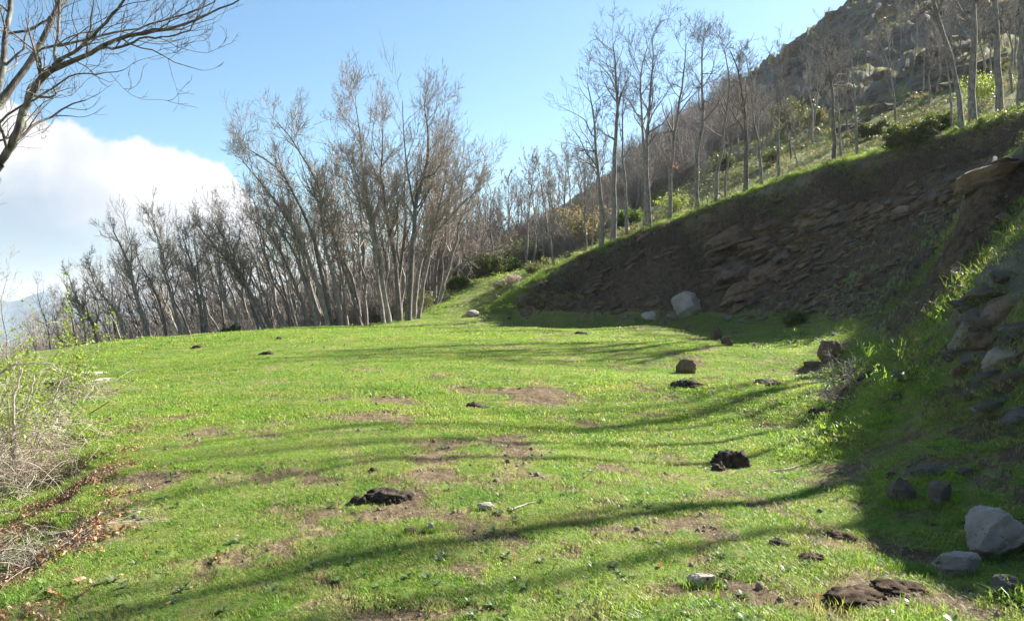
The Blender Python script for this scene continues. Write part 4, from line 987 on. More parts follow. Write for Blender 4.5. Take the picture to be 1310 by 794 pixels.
def leafm(seed, L=.040):
    rg = np.random.default_rng(seed); V = []; 
    for t, w in ((0, .05), (.2, .35), (.35, .22), (.5, .5), (.65, .3), (.8, .42), (1, .05)):
        z_ = .25 * L * math.sin(t * 3 + seed) ; c = L * (t - .5)
        V += [(c, -w * L * .5, z_ + rg.uniform(0, .15) * L), (c, 0, z_), (c, w * L * .5, z_ + rg.uniform(0, .3) * L)]
    Q = [(3 * k + j, 3 * k + j + 1, 3 * k + j + 4, 3 * k + j + 3) for k in range(6) for j in (0, 1)]
    me = mesh_np('leaf', np.array(V), np.array(Q)); me.materials.append(M_leaf); return me
x, y = sector(rg, 42000, 3.2, 17, -.68, -.10, .9); lo = left_off(x, y); 
m = (lo > -.35 + .6 * rg.random(len(x))) & (fbm(x * 1.1, y * 1.1, 4, 9) > -.12); x1, y1 = x[m], y[m]
x, y = sector(rg, 1500, 3.2, 26, A0, A1, .7); m = (fbm(x * .7, y * .7, 4, 8) > .12); x2, y2 = x[m], y[m]
x = np.concatenate([x1, x2]); y = np.concatenate([y1, y2]); z = land(x, y)
scatter('fallen_leaves', np.stack([x, y, z + .018], -1), np.stack([rg.normal(0, .5, len(x)), rg.normal(0, .5, len(x)), rg.uniform(0, 6, len(x))], -1), rg.uniform(.35, 1.1, len(x)) * (1 + .7 * (rg.random(len(x)) < .2)), [('dry_leaf', leafm(i)) for i in range(4)], 'brown fallen oak leaves drifted in the left hollow and over the turf')
# small stones and crumbs
def pebm(seed):
    v, q = rock_arrays(seed, 1, (1, .8, .6)); me = mesh_np('pebble', v * .02, q); me.materials.append(M_rock); return me
def ico(sub):
    import bmesh
    bm = bmesh.new(); bmesh.ops.create_icosphere(bm, subdivisions=sub, radius=1)
    v = np.array([w.co[:] for w in bm.verts]); f = np.array([[w.index for w in ff.verts] for ff in bm.faces]); bm.free(); return v, f
ICO = {k: ico(k) for k in (1, 2, 3, 4, 5)}
def noise3(v, s, seed):
    return (pn(v[:, 0] * s, v[:, 1] * s + v[:, 2] * s * .7, seed) + pn(v[:, 1] * s + 3, v[:, 2] * s - v[:, 0] * s * .6, seed + 1) + pn(v[:, 2] * s + 7, v[:, 0] * s + 5, seed + 2)) / 2
def rock_arrays(seed, sub, dim, rough=.09, planes=22, flat=None):
    rg = np.random.default_rng(seed); v, f = ICO[sub]
    n = norm(rg.normal(size=(planes, 3)))
    if flat: n[:, 2] *= flat; n = norm(n)
    n = np.concatenate([n, [[0, 0, -1.]], [[0, 0, 1.]]]); d = rg.uniform(.68, 1.0, len(n))
    k = (v @ n.T) / d[None]
    r = 1 / np.maximum(k.max(1), .75)
    o = v * r[:, None]
    o = o * (1 + rough * noise3(o, 2.2, seed)[:, None] + rough * .5 * noise3(o, 5.5, seed + 9)[:, None] + rough * .4 * noise3(o, 11, seed + 5)[:, None] + (rough * .25 * noise3(o, 23, seed + 6)[:, None] if sub > 4 else 0))
    return o * np.array(dim), f
x, y = sector(rg, 2600, 3, 40, A0, A1, .6); z, A = region(x, y); so = soil_mask(x, y)
m = (A['S'] < .5) & ((so > .25) | (A['bank'] > .5) | (rg.random(len(x)) < .12)); x, y, z = x[m], y[m], z[m]
scatter('pebbles', np.stack([x, y, z + .002], -1), rg.uniform(0, 6, (len(x), 3)), rg.uniform(.4, 1.6, len(x)) * (1 + y * .04), [('pebble', pebm(i)) for i in range(4)], 'small stones and crumbs on the bare earth')

def rubm(seed, m):
    v, f = rock_arrays(seed, 2, (1.3, .8, .42), .2, planes=9); me = mesh_np('rubble', v * .1, f); me.materials.append(m); return me
x, y = sector(rg, 46000, 12, 52, -.02, .66, 1.6); z, A = region(x, y)
m = (A['S'] < .5) & (A['bank'] > .35) & (fbm(x * .5, y * .5, 4, 101) > .02 + .35 * sstep(34, 20, y)) & (y > 14); x, y, z = x[m][:9000], y[m][:9000], z[m][:9000]
scatter('rubble', np.stack([x, y, z], -1), np.stack([rg.normal(.15, .2, len(x)), rg.normal(-.42, .16, len(x)), rg.normal(-.35, .35, len(x))], -1), .4 * np.clip(y / 42, .35, 1) + 3.2 * rg.random(len(x)) ** 5 * np.clip((y / 42) ** 2.2, .05, 1), [('stone_chip', rubm(i, (M_slabb, M_slabd, M_rockb)[i % 3])) for i in range(6)], 'loose stones and broken earth on the shaded bank')
# ------------------------------------------------------------------ rocks
def rock(px, py, w, h, label, mat, seed, dy=.8, sub=4, Y=None, parent=None, name='rock', sink=.18, rot=0, rough=.14, group=None, flat=None, tilt=0, cat='rock'):
    """a stone whose foot is seen at (px, py), w by h photograph pixels"""
    p = hit(px, py) if Y is None else np.array((*P3(px, py, Y)[:2], gz(*P3(px, py, Y)[:2])))
    s_ = p[1] / F
    dim = (w / 2 * s_, w / 2 * s_ * dy, h * s_ * (1 + sink) / 2)
    v, f = rock_arrays(seed, sub, (1, 1, 1), rough, flat=flat)
    lo_, hi_ = v.min(0), v.max(0); v = (v - (lo_ + hi_) / 2) / ((hi_ - lo_) / 2)
    if rot:
        c_, s2 = math.cos(rot), math.sin(rot); v = np.stack([v[:, 0], v[:, 1], v[:, 2]], -1)
        v = np.stack([v[:, 0] + v[:, 2] * rot * .5, v[:, 1], v[:, 2]], -1); v[:, 0] /= np.abs(v[:, 0]).max()
    v = v * np.array(dim)
    me = mesh_np(name, v, f)
    o = link(name, me, mat)
    try: me.set_sharp_from_angle(angle=math.radians(28))
    except Exception: pass
    o.location = (p[0], p[1] + dim[1] * .6, p[2] + dim[2] * (1 - 2 * sink))
    o.rotation_euler = (0, math.radians(tilt), 0)
    if parent: o.parent = parent
    elif label: tag(o, label, cat, group)
    return o
ROCKS = [
 (882, 404, 46, 32, 'big pale brown boulder at the foot of the shaded bank', M_rockw, .9), (830, 412, 22, 13, 'rounded pale grey stone left of the big boulder', M_rockw, .9), (861, 410, 16, 9, 'small grey stone tucked against the left of the big boulder', M_rock, .8),
 (801, 409, 10, 7, 'little grey stone farthest left in the row under the bank', M_rock, .8), (814, 410, 8, 5, 'tiny stone next to the rounded pale grey stone under the bank', M_rockb, .8),
 (917, 436, 15, 18, 'upright brown stone standing in the sunlit grass', M_rockb, .7), (931, 442, 17, 12, 'squarish tan stone just right of the upright brown one', M_rockb, .8), (878, 479, 26, 20, 'leaning angular brown stone in the open meadow', M_rockb, .8),
 (1067, 461, 37, 27, 'wide flat topped block of tan stone on the edge of the shade', M_rockb, .6), (1070, 437, 18, 12, 'lichened grey stone perched behind the wide tan block', M_rock, .8), (1029, 430, 14, 7, 'low brown stone in grass left of the wide tan block', M_rockb, .8),
 (965, 445, 8, 6, 'small blue grey stone alone in the grass', M_rock, .8), (1157, 642, 34, 32, 'dark rounded stone with tall grass at its foot', M_rockd, .8), (1206, 646, 28, 30, 'upright grey stone right of the dark rounded one', M_rockd, .7),
 (1283, 716, 78, 62, 'largest white speckled boulder at the right edge', M_rockw, .8), (1229, 742, 64, 32, 'low whitish stone in front of the largest white boulder', M_rockw, .7), (1300, 768, 52, 32, 'flat dark stone in the bottom right corner', M_rockd, .7),
 (1195, 612, 50, 16, 'flat dark slab half sunk in the shaded grass', M_rockd, .6), (898, 750, 38, 15, 'flat white stone lying in the near turf', M_rockw, .6), (1166, 489, 46, 15, 'long blue grey slab beside the fallen log', M_rockd, .5),
 (623, 653, 27, 10, 'flat pale stone flush with the turf in mid meadow', M_rockw, .7), (552, 680, 11, 12, 'knobbly white stone beside the near dung heap', M_rockw, .8), (524, 684, 17, 9, 'small square topped tan stone in the bare patch', M_rockb, .8),
 (603, 405, 20, 9, 'white stone at the foot of the grassy ramp', M_rockw, .8), (608, 367, 5, 4, 'tiny white stone at the top of the ramp', M_rockw, .8), (645, 347, 32, 12, 'grey rock crowning the dark shrub on the ramp', M_rock, .8), (685, 351, 26, 12, 'dark rock in the scrub at the rim foot', M_rockd, .8),
 (1160, 275, 26, 12, 'pale rock jutting from the middle of the shaded bank', M_rock, .8), (1285, 285, 20, 10, 'grey stone lying on the right part of the bank', M_rock, .8), (1228, 353, 18, 10, 'mottled white stone on the shaded slope', M_rockw, .8), (1110, 364, 22, 14, 'brown stone on the lower bank above the meadow edge', M_rockb, .8),
 (952, 413, 14, 6, 'small flat stone right of the big boulder', M_rock, .8), (935, 410, 18, 8, 'cluster stone close right of the big boulder', M_rock, .8), (978, 410, 14, 6, 'brown slab at the toe of the bank past the big boulder', M_rockb, .8),
 (1040, 470, 22, 8, 'sunken stone in grass below the wide tan block', M_rockb, .7), (1150, 512, 24, 8, 'shaded flat stone below the fallen log', M_rockd, .7), (743, 384, 12, 6, 'small stone on the lower left of the bank', M_rockb, .8), (1240, 610, 30, 10, 'moss dark stone on the shaded slope above the upright grey one', M_rockd, .7),
 (985, 494, 30, 5, 'thin grey flat stone in the striped grass', M_rockd, .8), (700, 349, 10, 6, 'pale lump in the scrub near the rim sapling', M_rock, .8)]
for i, (px, py, w, h, lab, m, dy) in enumerate(ROCKS):
    rock(px, py, w, h, lab, m, 700 + i, dy, sub=5 if w > 30 else 4 if w > 14 else 3, group=None)
# outcrop on the near right slope
oc = empty('rock_outcrop', hit(1275, 480), 'mossy layered rock outcrop jutting from the near right slope', 'rock outcrop')
bpy.context.view_layer.update()
rg = np.random.default_rng(12)
OC = [(1282, 372, 84, 16, M_rockb), (1262, 388, 50, 18, M_rockd), (1300, 392, 60, 22, M_rockb), (1250, 408, 40, 20, M_rockd), (1284, 412, 56, 22, M_rockd), (1240, 430, 34, 22, M_rock), (1270, 436, 50, 24, M_rockb), (1303, 430, 40, 26, M_rockd),
      (1232, 452, 26, 16, M_rockd), (1255, 462, 40, 20, M_rockd), (1288, 462, 46, 24, M_rock), (1236, 478, 22, 14, M_rockb), (1270, 486, 44, 20, M_rockd), (1302, 494, 40, 22, M_rockb), (1252, 504, 30, 14, M_rockd), (1285, 518, 44, 18, M_rockd), (1262, 528, 24, 12, M_rock), (1305, 540, 36, 20, M_rockd), (1222, 440, 16, 10, M_rockd), (1296, 352, 44, 12, M_rockd)]
for i, (px, py, w, h, m) in enumerate(OC):
    p = hit(px, py); s_ = p[1] / F
    v, f = rock_arrays(820 + i, 4, (1, 1, 1), .18, planes=16, flat=.6)
    v = v * np.array((w * .8 * s_, w * .6 * s_, h * .85 * s_))
    o = link('rock', mesh_np('rock', v, f), m, oc)
    try: o.data.set_sharp_from_angle(angle=math.radians(28))
    except Exception: pass
    o.location = Vector(p) + Vector((w * .25 * s_, w * .42 * s_, -h * .1 * s_)) - oc.location; o.rotation_euler = (rg.normal(.1, .1), math.radians(-16) + rg.normal(0, .1), rg.normal(0, .25))
g_st = []
rg = np.random.default_rng(77)
for o in [o for o in sc.objects if o.get('category') == 'rock' and o.location.y < 24]:
    d = np.array(o.dimensions)
    if not d.any(): bb = np.array(o.bound_box); d = bb.max(0) - bb.min(0)
    n = 26
    a = rg.uniform(0, 2 * np.pi, n); r = rg.uniform(.92, 1.15, n)
    g_st.append(np.stack([o.location.x + np.cos(a) * d[0] / 2 * r, o.location.y + np.sin(a) * d[1] / 2 * r], -1))
g_st = np.concatenate(g_st); zz = land(g_st[:, 0], g_st[:, 1])
scatter('grass_by_the_stones', np.stack([g_st[:, 0], g_st[:, 1], zz], -1), normal_euler(g_st[:, 0], g_st[:, 1], rg), rg.uniform(.4, 1.0, len(zz)), [('grass_tuft', blade_mesh('tuft_stone', 470 + i, M_grass, 26, .06, .07, .005, .9)) for i in range(3)], 'longer grass round the feet of the stones')
# layered slabs in the bank: pieces of the bank, sharing a few meshes
SL = []
for i in range(8):
    v, f = rock_arrays(900 + i, 3, (1, .7, .30 + .08 * (i % 3)), .10, planes=12, flat=.5)
    me = mesh_np('slab', v, f); me.materials.append((M_slabb, M_slabd)[i % 2]); smooth(me)
    try: me.set_sharp_from_angle(angle=math.radians(30))
    except Exception: pass
    SL.append(me)
rg = np.random.default_rng(66)
zones = [((925, 385), (1000, 300), 55, 34, 60), ((970, 330), (1060, 270), 40, 20, 70), ((1020, 300), (1130, 262), 40, 16, 55), ((1110, 290), (1300, 210), 40, 14, 60), ((850, 330), (930, 300), 25, 14, 22), ((960, 395), (975, 350), 24, 20, 14), ((1180, 240), (1300, 180), 30, 12, 18)]
cnt = 0
for (a, b), (c, d), sx, sy, n in zones:
    for _ in range(n):
        t = rg.random(); px = a + (c - a) * t + rg.normal(0, sx * .35); py = b + (d - b) * t + rg.normal(0, sy * .4)
        if cnt >= 280 or px > 1320: continue
        p = hit(px, py)
        if p[1] > 50: continue
        o = bpy.data.objects.new('rock', SL[rg.integers(8)]); COL.objects.link(o); o.parent = earth_bank
        s_ = rg.uniform(.16, .55) * (1.25 if rg.random() < .15 else 1)
        o.location = p + np.array((0, .12, 0)); o.scale = (s_ * rg.uniform(.9, 1.8), s_, s_ * rg.uniform(.6, 1.2))
        o.rotation_euler = (rg.normal(.15, .15), math.radians(-24) + rg.normal(0, .14), rg.normal(-.35, .3)); cnt += 1
for k, (px, py, w, h, m) in enumerate([(945, 300, 60, 34, M_slabb), (925, 322, 44, 30, M_slabd), (975, 318, 60, 36, M_slabb), (950, 345, 70, 36, M_slabd), (985, 350, 46, 40, M_slabb), (958, 376, 52, 34, M_slabb), (928, 352, 30, 22, M_slabd), (990, 290, 50, 22, M_slabb), (1005, 330, 30, 24, M_slabd),
                                         (1040, 290, 36, 18, M_slabb), (1075, 280, 40, 20, M_slabd), (1110, 268, 36, 22, M_slabb), (1150, 262, 30, 24, M_slabd), (1180, 268, 26, 26, M_slabb), (1205, 250, 30, 20, M_slabd), (1240, 232, 34, 22, M_slabb), (1010, 390, 26, 14, M_slabd), (900, 350, 24, 16, M_slabd)]):
    v, f = rock_arrays(1400 + k, 4, (1, .8, 1), .20, planes=20)
    p = hit(px, py); s_ = p[1] / F
    v = v * np.array((w * .56 * s_, w * .5 * s_, h * .56 * s_)); q = np.floor(v[:, 2] / (5 * s_)); v[:, :2] *= (1 + .10 * np.sin(q * 2.3 + k))[:, None]
    o = link('rock', mesh_np('rock', v, f), m, earth_bank); o.location = p + np.array((0, .25, -h * .1 * s_)); o.rotation_euler = (0, math.radians(-18), 0)
    try: o.data.set_sharp_from_angle(angle=math.radians(26))
    except Exception: pass
# crag blocks on the summit
k = 0
while k < 60:
    px, py = rg.uniform(940, 1312), rg.uniform(-5, 170)
    p = hit(px, py)
    if p[1] > 190 or p[1] < 55 or p[0] < 27 + (p[1] - 80) * .17: k += .2; continue
    o = bpy.data.objects.new('rock', SL[(1, 3, 5, 7)[rg.integers(4)]]); COL.objects.link(o); o.parent = hillside
    s_ = rg.uniform(.5, 1.5) * (p[1] / 100) ** .5
    o.location = p - np.array((0, 0, s_ * .35)); o.scale = (s_ * rg.uniform(.9, 1.5), s_ * 1.3, s_ * rg.uniform(1.2, 2.6)); o.rotation_euler = (rg.normal(0, .15), math.radians(-20) + rg.normal(0, .12), rg.uniform(-1, 1)); k += 1

# ------------------------------------------------------------------ dung, earth, wood
def lump(px, py, w, h, label, mat, seed, name, cat, dy=.7, n=7, group=None):
    p = hit(px, py); s_ = p[1] / F; W = w / 2 * s_; Hh = h * s_; D = max(W * dy, .05)
    rg = np.random.default_rng(seed); V, Fc, k = [], [], 0
    for i in range(n):
        v, f = ICO[4 if i < 2 else 3]; r = rg.uniform(.35, .6) if i else .8
        q = v * np.array((W * r, D * r, Hh * .75 * rg.uniform(.5, 1)))
        q = q * (1 + .55 * noise3(v, 2.3, seed + i)[:, None] + .3 * noise3(v, 5, seed + i + 50)[:, None] + .16 * noise3(v, 11, seed + 70)[:, None])
        q = q + np.array((rg.uniform(-1, 1) * W * (1 - r) * .95, rg.uniform(-1, 1) * D * (1 - r), rg.uniform(-.05, .25) * Hh))
        V.append(q); Fc.append(f + k); k += len(v)
    o = link(name, mesh_np(name, np.concatenate(V), np.concatenate(Fc)), mat)
    o.location = (p[0], p[1] + D * .5, p[2]); tag(o, label, cat, group); return o
DG = [(609, 522, 33, 8, 'crumbly dark dung pat left of centre in the middle of the meadow'), (497, 642, 66, 19, 'long heaped dark dung in the near meadow beside a bare streak'), (458, 645, 24, 12, 'smaller clod at the left end of the long dung heap'), (940, 598, 60, 23, 'tall black dung heap in the striped shade'),
      (920, 602, 20, 11, 'small black clod before the tall dung heap'), (881, 496, 44, 10, 'flat black dung pat below the leaning brown stone'), (340, 454, 22, 6, 'dark dung pat out on the left meadow'), (252, 446, 22, 5, 'dark mound near the left edge of the wood'),
      (744, 428, 20, 4, 'dark pat on the far meadow before the bank'), (357, 434, 10, 4, 'brown clod by the wood front'), (480, 412, 24, 3, 'low dark clod row before the clump'), (1000, 698, 32, 8, 'dark crumbled dung in the near right stripes'), (477, 604, 14, 7, 'small dark lump left of the bare streak'),
      (985, 493, 36, 8, 'greyish weathered dung in the striped grass'), (652, 409, 6, 4, 'single dark clod at the bank toe'), (1143, 612, 14, 9, 'brown clod near the dark rounded stone')]
for i, (px, py, w, h, lab) in enumerate(DG): lump(px, py, w, h, lab, M_dung, 1000 + i, 'dung_pat', 'dung', group=None)
lump(1105, 776, 80, 13, 'rooted up dark earth in the bottom right', M_earth, 1101, 'earth_heap', 'turned earth', 1.0, 12)
lump(1160, 760, 70, 10, 'trampled clod of earth under the low whitish stone', M_earth, 1102, 'earth_heap', 'turned earth', 1.0, 9)
lump(1080, 692, 40, 12, 'turned brown clods in the right hand stripes', M_earth, 1103, 'earth_heap', 'turned earth', 1.0, 8)
lump(1065, 530, 50, 8, 'line of kicked up earth below the brushwood', M_earth, 1104, 'earth_heap', 'turned earth', .6, 8)
lump(1040, 716, 40, 8, 'small churned patch left of the turned clods', M_earth, 1105, 'earth_heap', 'turned earth', .8, 8)

# brushwood heap
bp = hit(1078, 508); br = empty('brushwood_heap', bp, 'tangled heap of dead branches lying on the grass', 'brushwood')
rg = np.random.default_rng(71); s_ = bp[1] / F
for i in range(34):
    K = 9; a = rg.uniform(0, 6.28); p = np.array((rg.normal(0, 14) * s_, rg.normal(0, 9) * s_, rg.uniform(0, 26) * s_)); d = norm(np.array((math.cos(a), math.sin(a) * .6, rg.uniform(-.3, 1.1)))); pts = [p]
    for k in range(K - 1): d = norm(d + rg.normal(0, .35, 3)); p = p + d * 6.2 * s_ * rg.uniform(.5, 1.1); p[2] = max(p[2], .01); pts.append(p)
    tb = Tubes(); P = np.array(pts)[None]; R = (np.linspace(1, .4, K) * rg.uniform(.7, 1.3) * s_ * (1.7 if i < 5 else .75))[None]; tb.add(P, R, 6)
    crown(tb, rg, P, R, np.array([22 * s_]), [(5, 5, 4, .2, .7), (3, 3, 3, .2, .5)], .004, up=.0)
    link('branch', tb.mesh('branch'), M_deadwood if i % 3 else M_log, br)
# fallen log
lp = hit(1120, 487); s_ = lp[1] / F
lg = empty('fallen_log', lp, 'short black and white mottled log lying right of the brushwood', 'log')
tb = Tubes(); K = 12; P = np.stack([np.linspace(-26, 28, K) * s_, np.linspace(-.1, .35, K), (4 + 1.2 * np.sin(np.linspace(0, 5, K))) * s_ + np.linspace(-.03, .12, K)], -1)
tb.add(P, np.interp(np.linspace(0, 1, K), [0, .1, .6, 1], [2, 3.6, 5.5, 4.5]) * s_, 12); link('trunk', tb.mesh('trunk'), M_log, lg)
tb = Tubes(); P = np.stack([np.linspace(2, -24, 9) * s_, np.linspace(-.25, -.35, 9), (5 + 3 * np.sin(np.linspace(0, 4, 9))) * s_], -1); tb.add(P, np.linspace(2.6, .9, 9) * s_, 8); link('limb', tb.mesh('limb'), M_deadwood, lg)
# loose sticks on the turf
STK = [([(985, 605), (1003, 603), (1020, 598), (1032, 594)], 'pale curved stick lying by the tall dung heap'), ([(975, 545), (974, 536), (975, 530)], 'stub of a stick upright in the striped grass'), ([(88, 548), (115, 530), (140, 515)], 'dark straight stick leaning from the bramble heap'),
       ([(655, 655), (668, 648), (685, 644)], 'short weathered stick near the flat pale stone'), ([(1168, 452), (1180, 450), (1194, 447), (1202, 450)], 'bleached forked stick on the shaded slope'), ([(1172, 388), (1182, 390), (1195, 395)], 'pale bent stalk lying on the upper slope'),
       ([(20, 640), (60, 610), (95, 605)], 'long pale cane lying over the leaf hollow'), ([(68, 706), (90, 696), (112, 672)], 'forked pale cane at the rim of the leaf hollow')]
for i, (pl, lab) in enumerate(STK):
    p = hit(*pl[0]) if i != 1 else hit(975, 546); Y = p[1]; A = []
    for j, q in enumerate(pl):
        h_ = hit(*q) if i not in (1, 2) else P3(*q, Y); A.append(np.array(h_) + (0, 0, .015))
    A = resample(A, 8, np.random.default_rng(i), .004); b = A[0].copy(); tb = Tubes(); tb.add(A - b, np.linspace(1.2, .5, 8) * (Y / F if Y > 5 else .006), 6)
    o = link('stick', tb.mesh('stick'), M_deadwood if i != 2 else M_root); o.location = b; tag(o, lab, 'stick')

# ------------------------------------------------------------------ shrubs
def leaf_cards(rg, pts, size, per=3, spread=.05, elong=1.6):
    n = len(pts) * per; c = np.repeat(pts, per, 0) + rg.normal(0, spread, (n, 3))
    a = norm(rg.normal(size=(n, 3)) + (0, 0, .4)); b = norm(np.cross(a, norm(rg.normal(size=(n, 3)))))
    s_ = size * rg.uniform(.6, 1.3, (n, 1)); nn = np.cross(a, b)
    V = np.stack([c, c + a * s_ * elong * .5 + b * s_ * .5, c + a * s_ * elong + nn * s_ * .15, c + a * s_ * elong * .5 - b * s_ * .5], 1)
    return V.reshape(-1, 3), np.arange(n * 4).reshape(n, 4)
def shrub(px, py, w, h, label, leafmat, seed, Y=None, stems=26, leaf=.05, per=3, lv=((6, 4, 3, .25, .55), (5, 3, 3, .2, .6)), twigmat=M_twig2, fan=.8, name='shrub', extra=None, up=.1, cat='shrub', r=.012, top=None):
    p = hit(px, py) if Y is None else np.array((*P3(px, py, Y)[:2], gz(*P3(px, py, Y)[:2])))
    s_ = p[1] / F; W, H = w * s_ / 2, h * s_
    if top is not None: H = P3(px, top, p[1])[2] - p[2]
    rg = np.random.default_rng(seed); root = empty(name, p, label, cat)
    K = 6; a = rg.uniform(0, 6.28, stems); q = np.stack([rg.normal(0, .12, stems) * W, rg.normal(0, .12, stems) * W, np.full(stems, -.05)], -1)
    d = norm(np.stack([np.cos(a) * fan * W, np.sin(a) * fan * W, H * rg.uniform(.5, 1.1, stems)], -1) * 1.0); pts = [q]
    L = np.sqrt((W * .7) ** 2 + H ** 2) * rg.uniform(.6, .95, stems)
    for k in range(K - 1): d = norm(d + rg.normal(0, .13, d.shape) + (0, 0, up * .5)); q = q + d * (L / (K - 1) * .85)[:, None]; pts.append(q)
    P = np.stack(pts, 1); R = np.linspace(r, r * .4, K)[None] * np.ones((stems, 1))
    tb = Tubes(); tb.add(P, R, 4); X, RR, LL = P, R, L; ends = []
    for (n, K2, S, t0, qq) in lv:
        X, RR, LL = grow(rg, X, RR, n, t0, LL * qq, K2, up=up, rmin=r * .25); tb.add(X, RR, S); ends.append(X.reshape(-1, 3))
    link('stems', tb.mesh('stems'), twigmat, root)
    if leafmat:
        v, f = leaf_cards(rg, ends[-1], leaf, per, leaf * .8); link('foliage', mesh_np('foliage', v, f), leafmat, root, smoothed=False)
        if extra: 
            v, f = leaf_cards(rg, ends[-1][rg.random(len(ends[-1])) < .05], leaf * 1.3, 2, leaf); link('foliage', mesh_np('foliage', v, f), extra, root, smoothed=False, label='russet leaf patch')
    return root
shrub(628, 366, 62, 32, 'dark evergreen shrub with russet leaves on top of the ramp', M_ever, 1, stems=40, leaf=.06, per=4, extra=M_red, Y=59)
shrub(588, 376, 34, 15, 'low green shrub left of the dark evergreen one', M_broom, 2, stems=26, leaf=.09, per=3, Y=59)
shrub(655, 350, 26, 18, 'light green broom bush right of the dark evergreen shrub', M_broom, 3, stems=24, leaf=.09, per=2, Y=60)
shrub(668, 335, 56, 40, 'straggly dry green bush above the ramp path', M_slope, 4, stems=30, leaf=.08, per=1, Y=66)
shrub(662, 382, 40, 14, 'dry pale tussock scrub at the side of the ramp path', M_straw, 21, stems=30, leaf=.06, per=1, Y=51)
shrub(685, 366, 36, 16, 'withered grey scrub where the ramp meets the bank end', M_slope, 22, stems=26, leaf=.06, per=1, Y=52)
shrub(640, 372, 26, 10, 'low withered tuft in the middle of the ramp', M_straw, 23, stems=20, leaf=.05, per=1, Y=53)
shrub(1168, 190, 70, 34, 'large broom bush overhanging the bank rim', M_broom, 5, stems=50, leaf=.07, per=3)
shrub(1204, 172, 44, 26, 'smaller broom bush just right of the overhanging one', M_broom, 6, stems=30, leaf=.07, per=2)
shrub(1256, 134, 36, 50, 'bright green young bush glowing behind the second thick trunk', M_young, 7, stems=20, leaf=.06, per=1, Y=42)
shrub(1017, 417, 26, 18, 'lone tussocky bush at the toe of the bank', M_broom, 8, stems=40, leaf=.06, per=2)
shrub(1040, 168, 44, 24, 'dark heathery bush on the slope left of the dense crowned trunk', M_slope, 9, stems=30, leaf=.08, per=1, Y=68)
shrub(1010, 172, 56, 38, 'brown heather bush on the slope behind the lone slim tree', M_slope, 10, stems=30, leaf=.10, per=1, Y=72)
shrub(745, 305, 50, 62, 'olive bush among the saplings left of the tall rim trees', M_slope, 11, stems=24, leaf=.09, per=1, Y=56)
shrub(862, 268, 40, 26, 'pale green bush at the foot of the wavy rim tree', M_young, 12, stems=18, leaf=.06, per=1, Y=53)
shrub(985, 205, 30, 22, 'small grassy bush on the slope right of the brushy based tree', M_slope, 13, stems=20, leaf=.07, per=1, Y=55)
shrub(928, 225, 40, 26, 'dark low bush on the slope behind the thin pale stem', M_slope, 14, stems=20, leaf=.10, per=1, Y=62)
shrub(1115, 170, 44, 20, 'low dark bush beneath the crag ledges', M_slope, 15, stems=24, leaf=.08, per=2, Y=50)
shrub(296, 436, 14, 15, 'tiny green shrub at the meadow edge of the wood', M_broom, 16, stems=18, leaf=.05, per=3, Y=40)
shrub(540, 400, 40, 28, 'dry grassy scrub at the foot of the clump', M_slope, 17, stems=30, leaf=.05, per=1, Y=50)
shrub(800, 290, 46, 22, 'rough green bush behind the rim between two slim trunks', M_broom, 18, stems=24, leaf=.1, per=2, Y=58)
# left foreground: leafy shrub, canes and straw
for i, (px, py, w, h, Y, lab) in enumerate([(22, 378, 120, 200, 8.8, 'airy shrub with fresh green leaves at the left edge'), (-35, 352, 110, 225, 9.2, 'second leafy shrub cut by the left edge'), (88, 415, 80, 84, 11.5, 'low sparse leafy shrub before the end of the wood')]):
    shrub(px, 560, w, h, lab, M_young, 30 + i, Y=Y, top=py, stems=9, leaf=.022, per=2, lv=((6, 5, 3, .25, .5), (4, 4, 3, .2, .5)), twigmat=M_twig2, fan=.8, r=.006, up=.1)
for i, (px, Y, h, lab) in enumerate([(-8, 8.6, 2.9, 'tall thin twiggy sapling beneath the near tree limbs'), (22, 10.5, 2.7, 'second thin pinkish sapling right of the twiggy one')]):
    x_, y_ = P3(px, 500, Y)[:2]
    plant('sapling', proto_tree(350 + i, 3.2, 9, r0=.016, rmin=.0024, dens=.9, mat=M_twig2, twig=M_twig), x_, y_, h, rg.normal(0, 3), 1.0, lab, None, 'sapling')
# bramble and straw heap
def straw(name, px, py, w, h, Y, n, label, seed, arch=1.0, r=.0028, mat=M_straw):
    p = np.array((*P3(px, py, Y)[:2], gz(*P3(px, py, Y)[:2]))); s_ = Y / F; W = w * s_ / 2; H = max(P3(px, py - h, Y)[2] - p[2], .1)
    rg = np.random.default_rng(seed); K = 8; a = rg.uniform(0, 6.28, n)
    q = np.stack([rg.normal(0, .55, n) * W, rg.normal(0, .4, n) * W, np.abs(rg.normal(0, .42, n)) * H], -1)
    d = norm(np.stack([np.cos(a), np.sin(a), rg.uniform(-.1, 1.0, n) * arch], -1)); L = rg.uniform(.4, 1.3, n) * W; pts = [q]
    for k in range(K - 1): d = norm(d + rg.normal(0, .10, d.shape) + (0, 0, -.17)); q = q + d * (L / (K - 1))[:, None]; pts.append(q)
    P = np.stack(pts, 1); P[..., 2] = np.maximum(P[..., 2], land(P[..., 0] + p[0], P[..., 1] + p[1]) - p[2] + .01)
    tb = Tubes(); tb.add(P, np.linspace(1, .45, K)[None] * r * rg.uniform(.5, 1.5, (n, 1)), 3)
    o = link(name, tb.mesh(name), mat); o.location = p; o['kind'] = 'stuff'; o['label'] = label; return o
straw('dead_grass', 22, 560, 150, 72, 9.2, 800, 'bleached heap of dead grass and bramble stalks at the left edge', 1)
straw('dead_grass', 15, 530, 170, 78, 10.4, 420, 'pale tangle of dead bramble canes behind the straw heap', 2, 1.4, .0035)
straw('dead_grass', 110, 488, 80, 16, 14, 260, 'flattened straw at the hollow edge', 3, .3, .004)
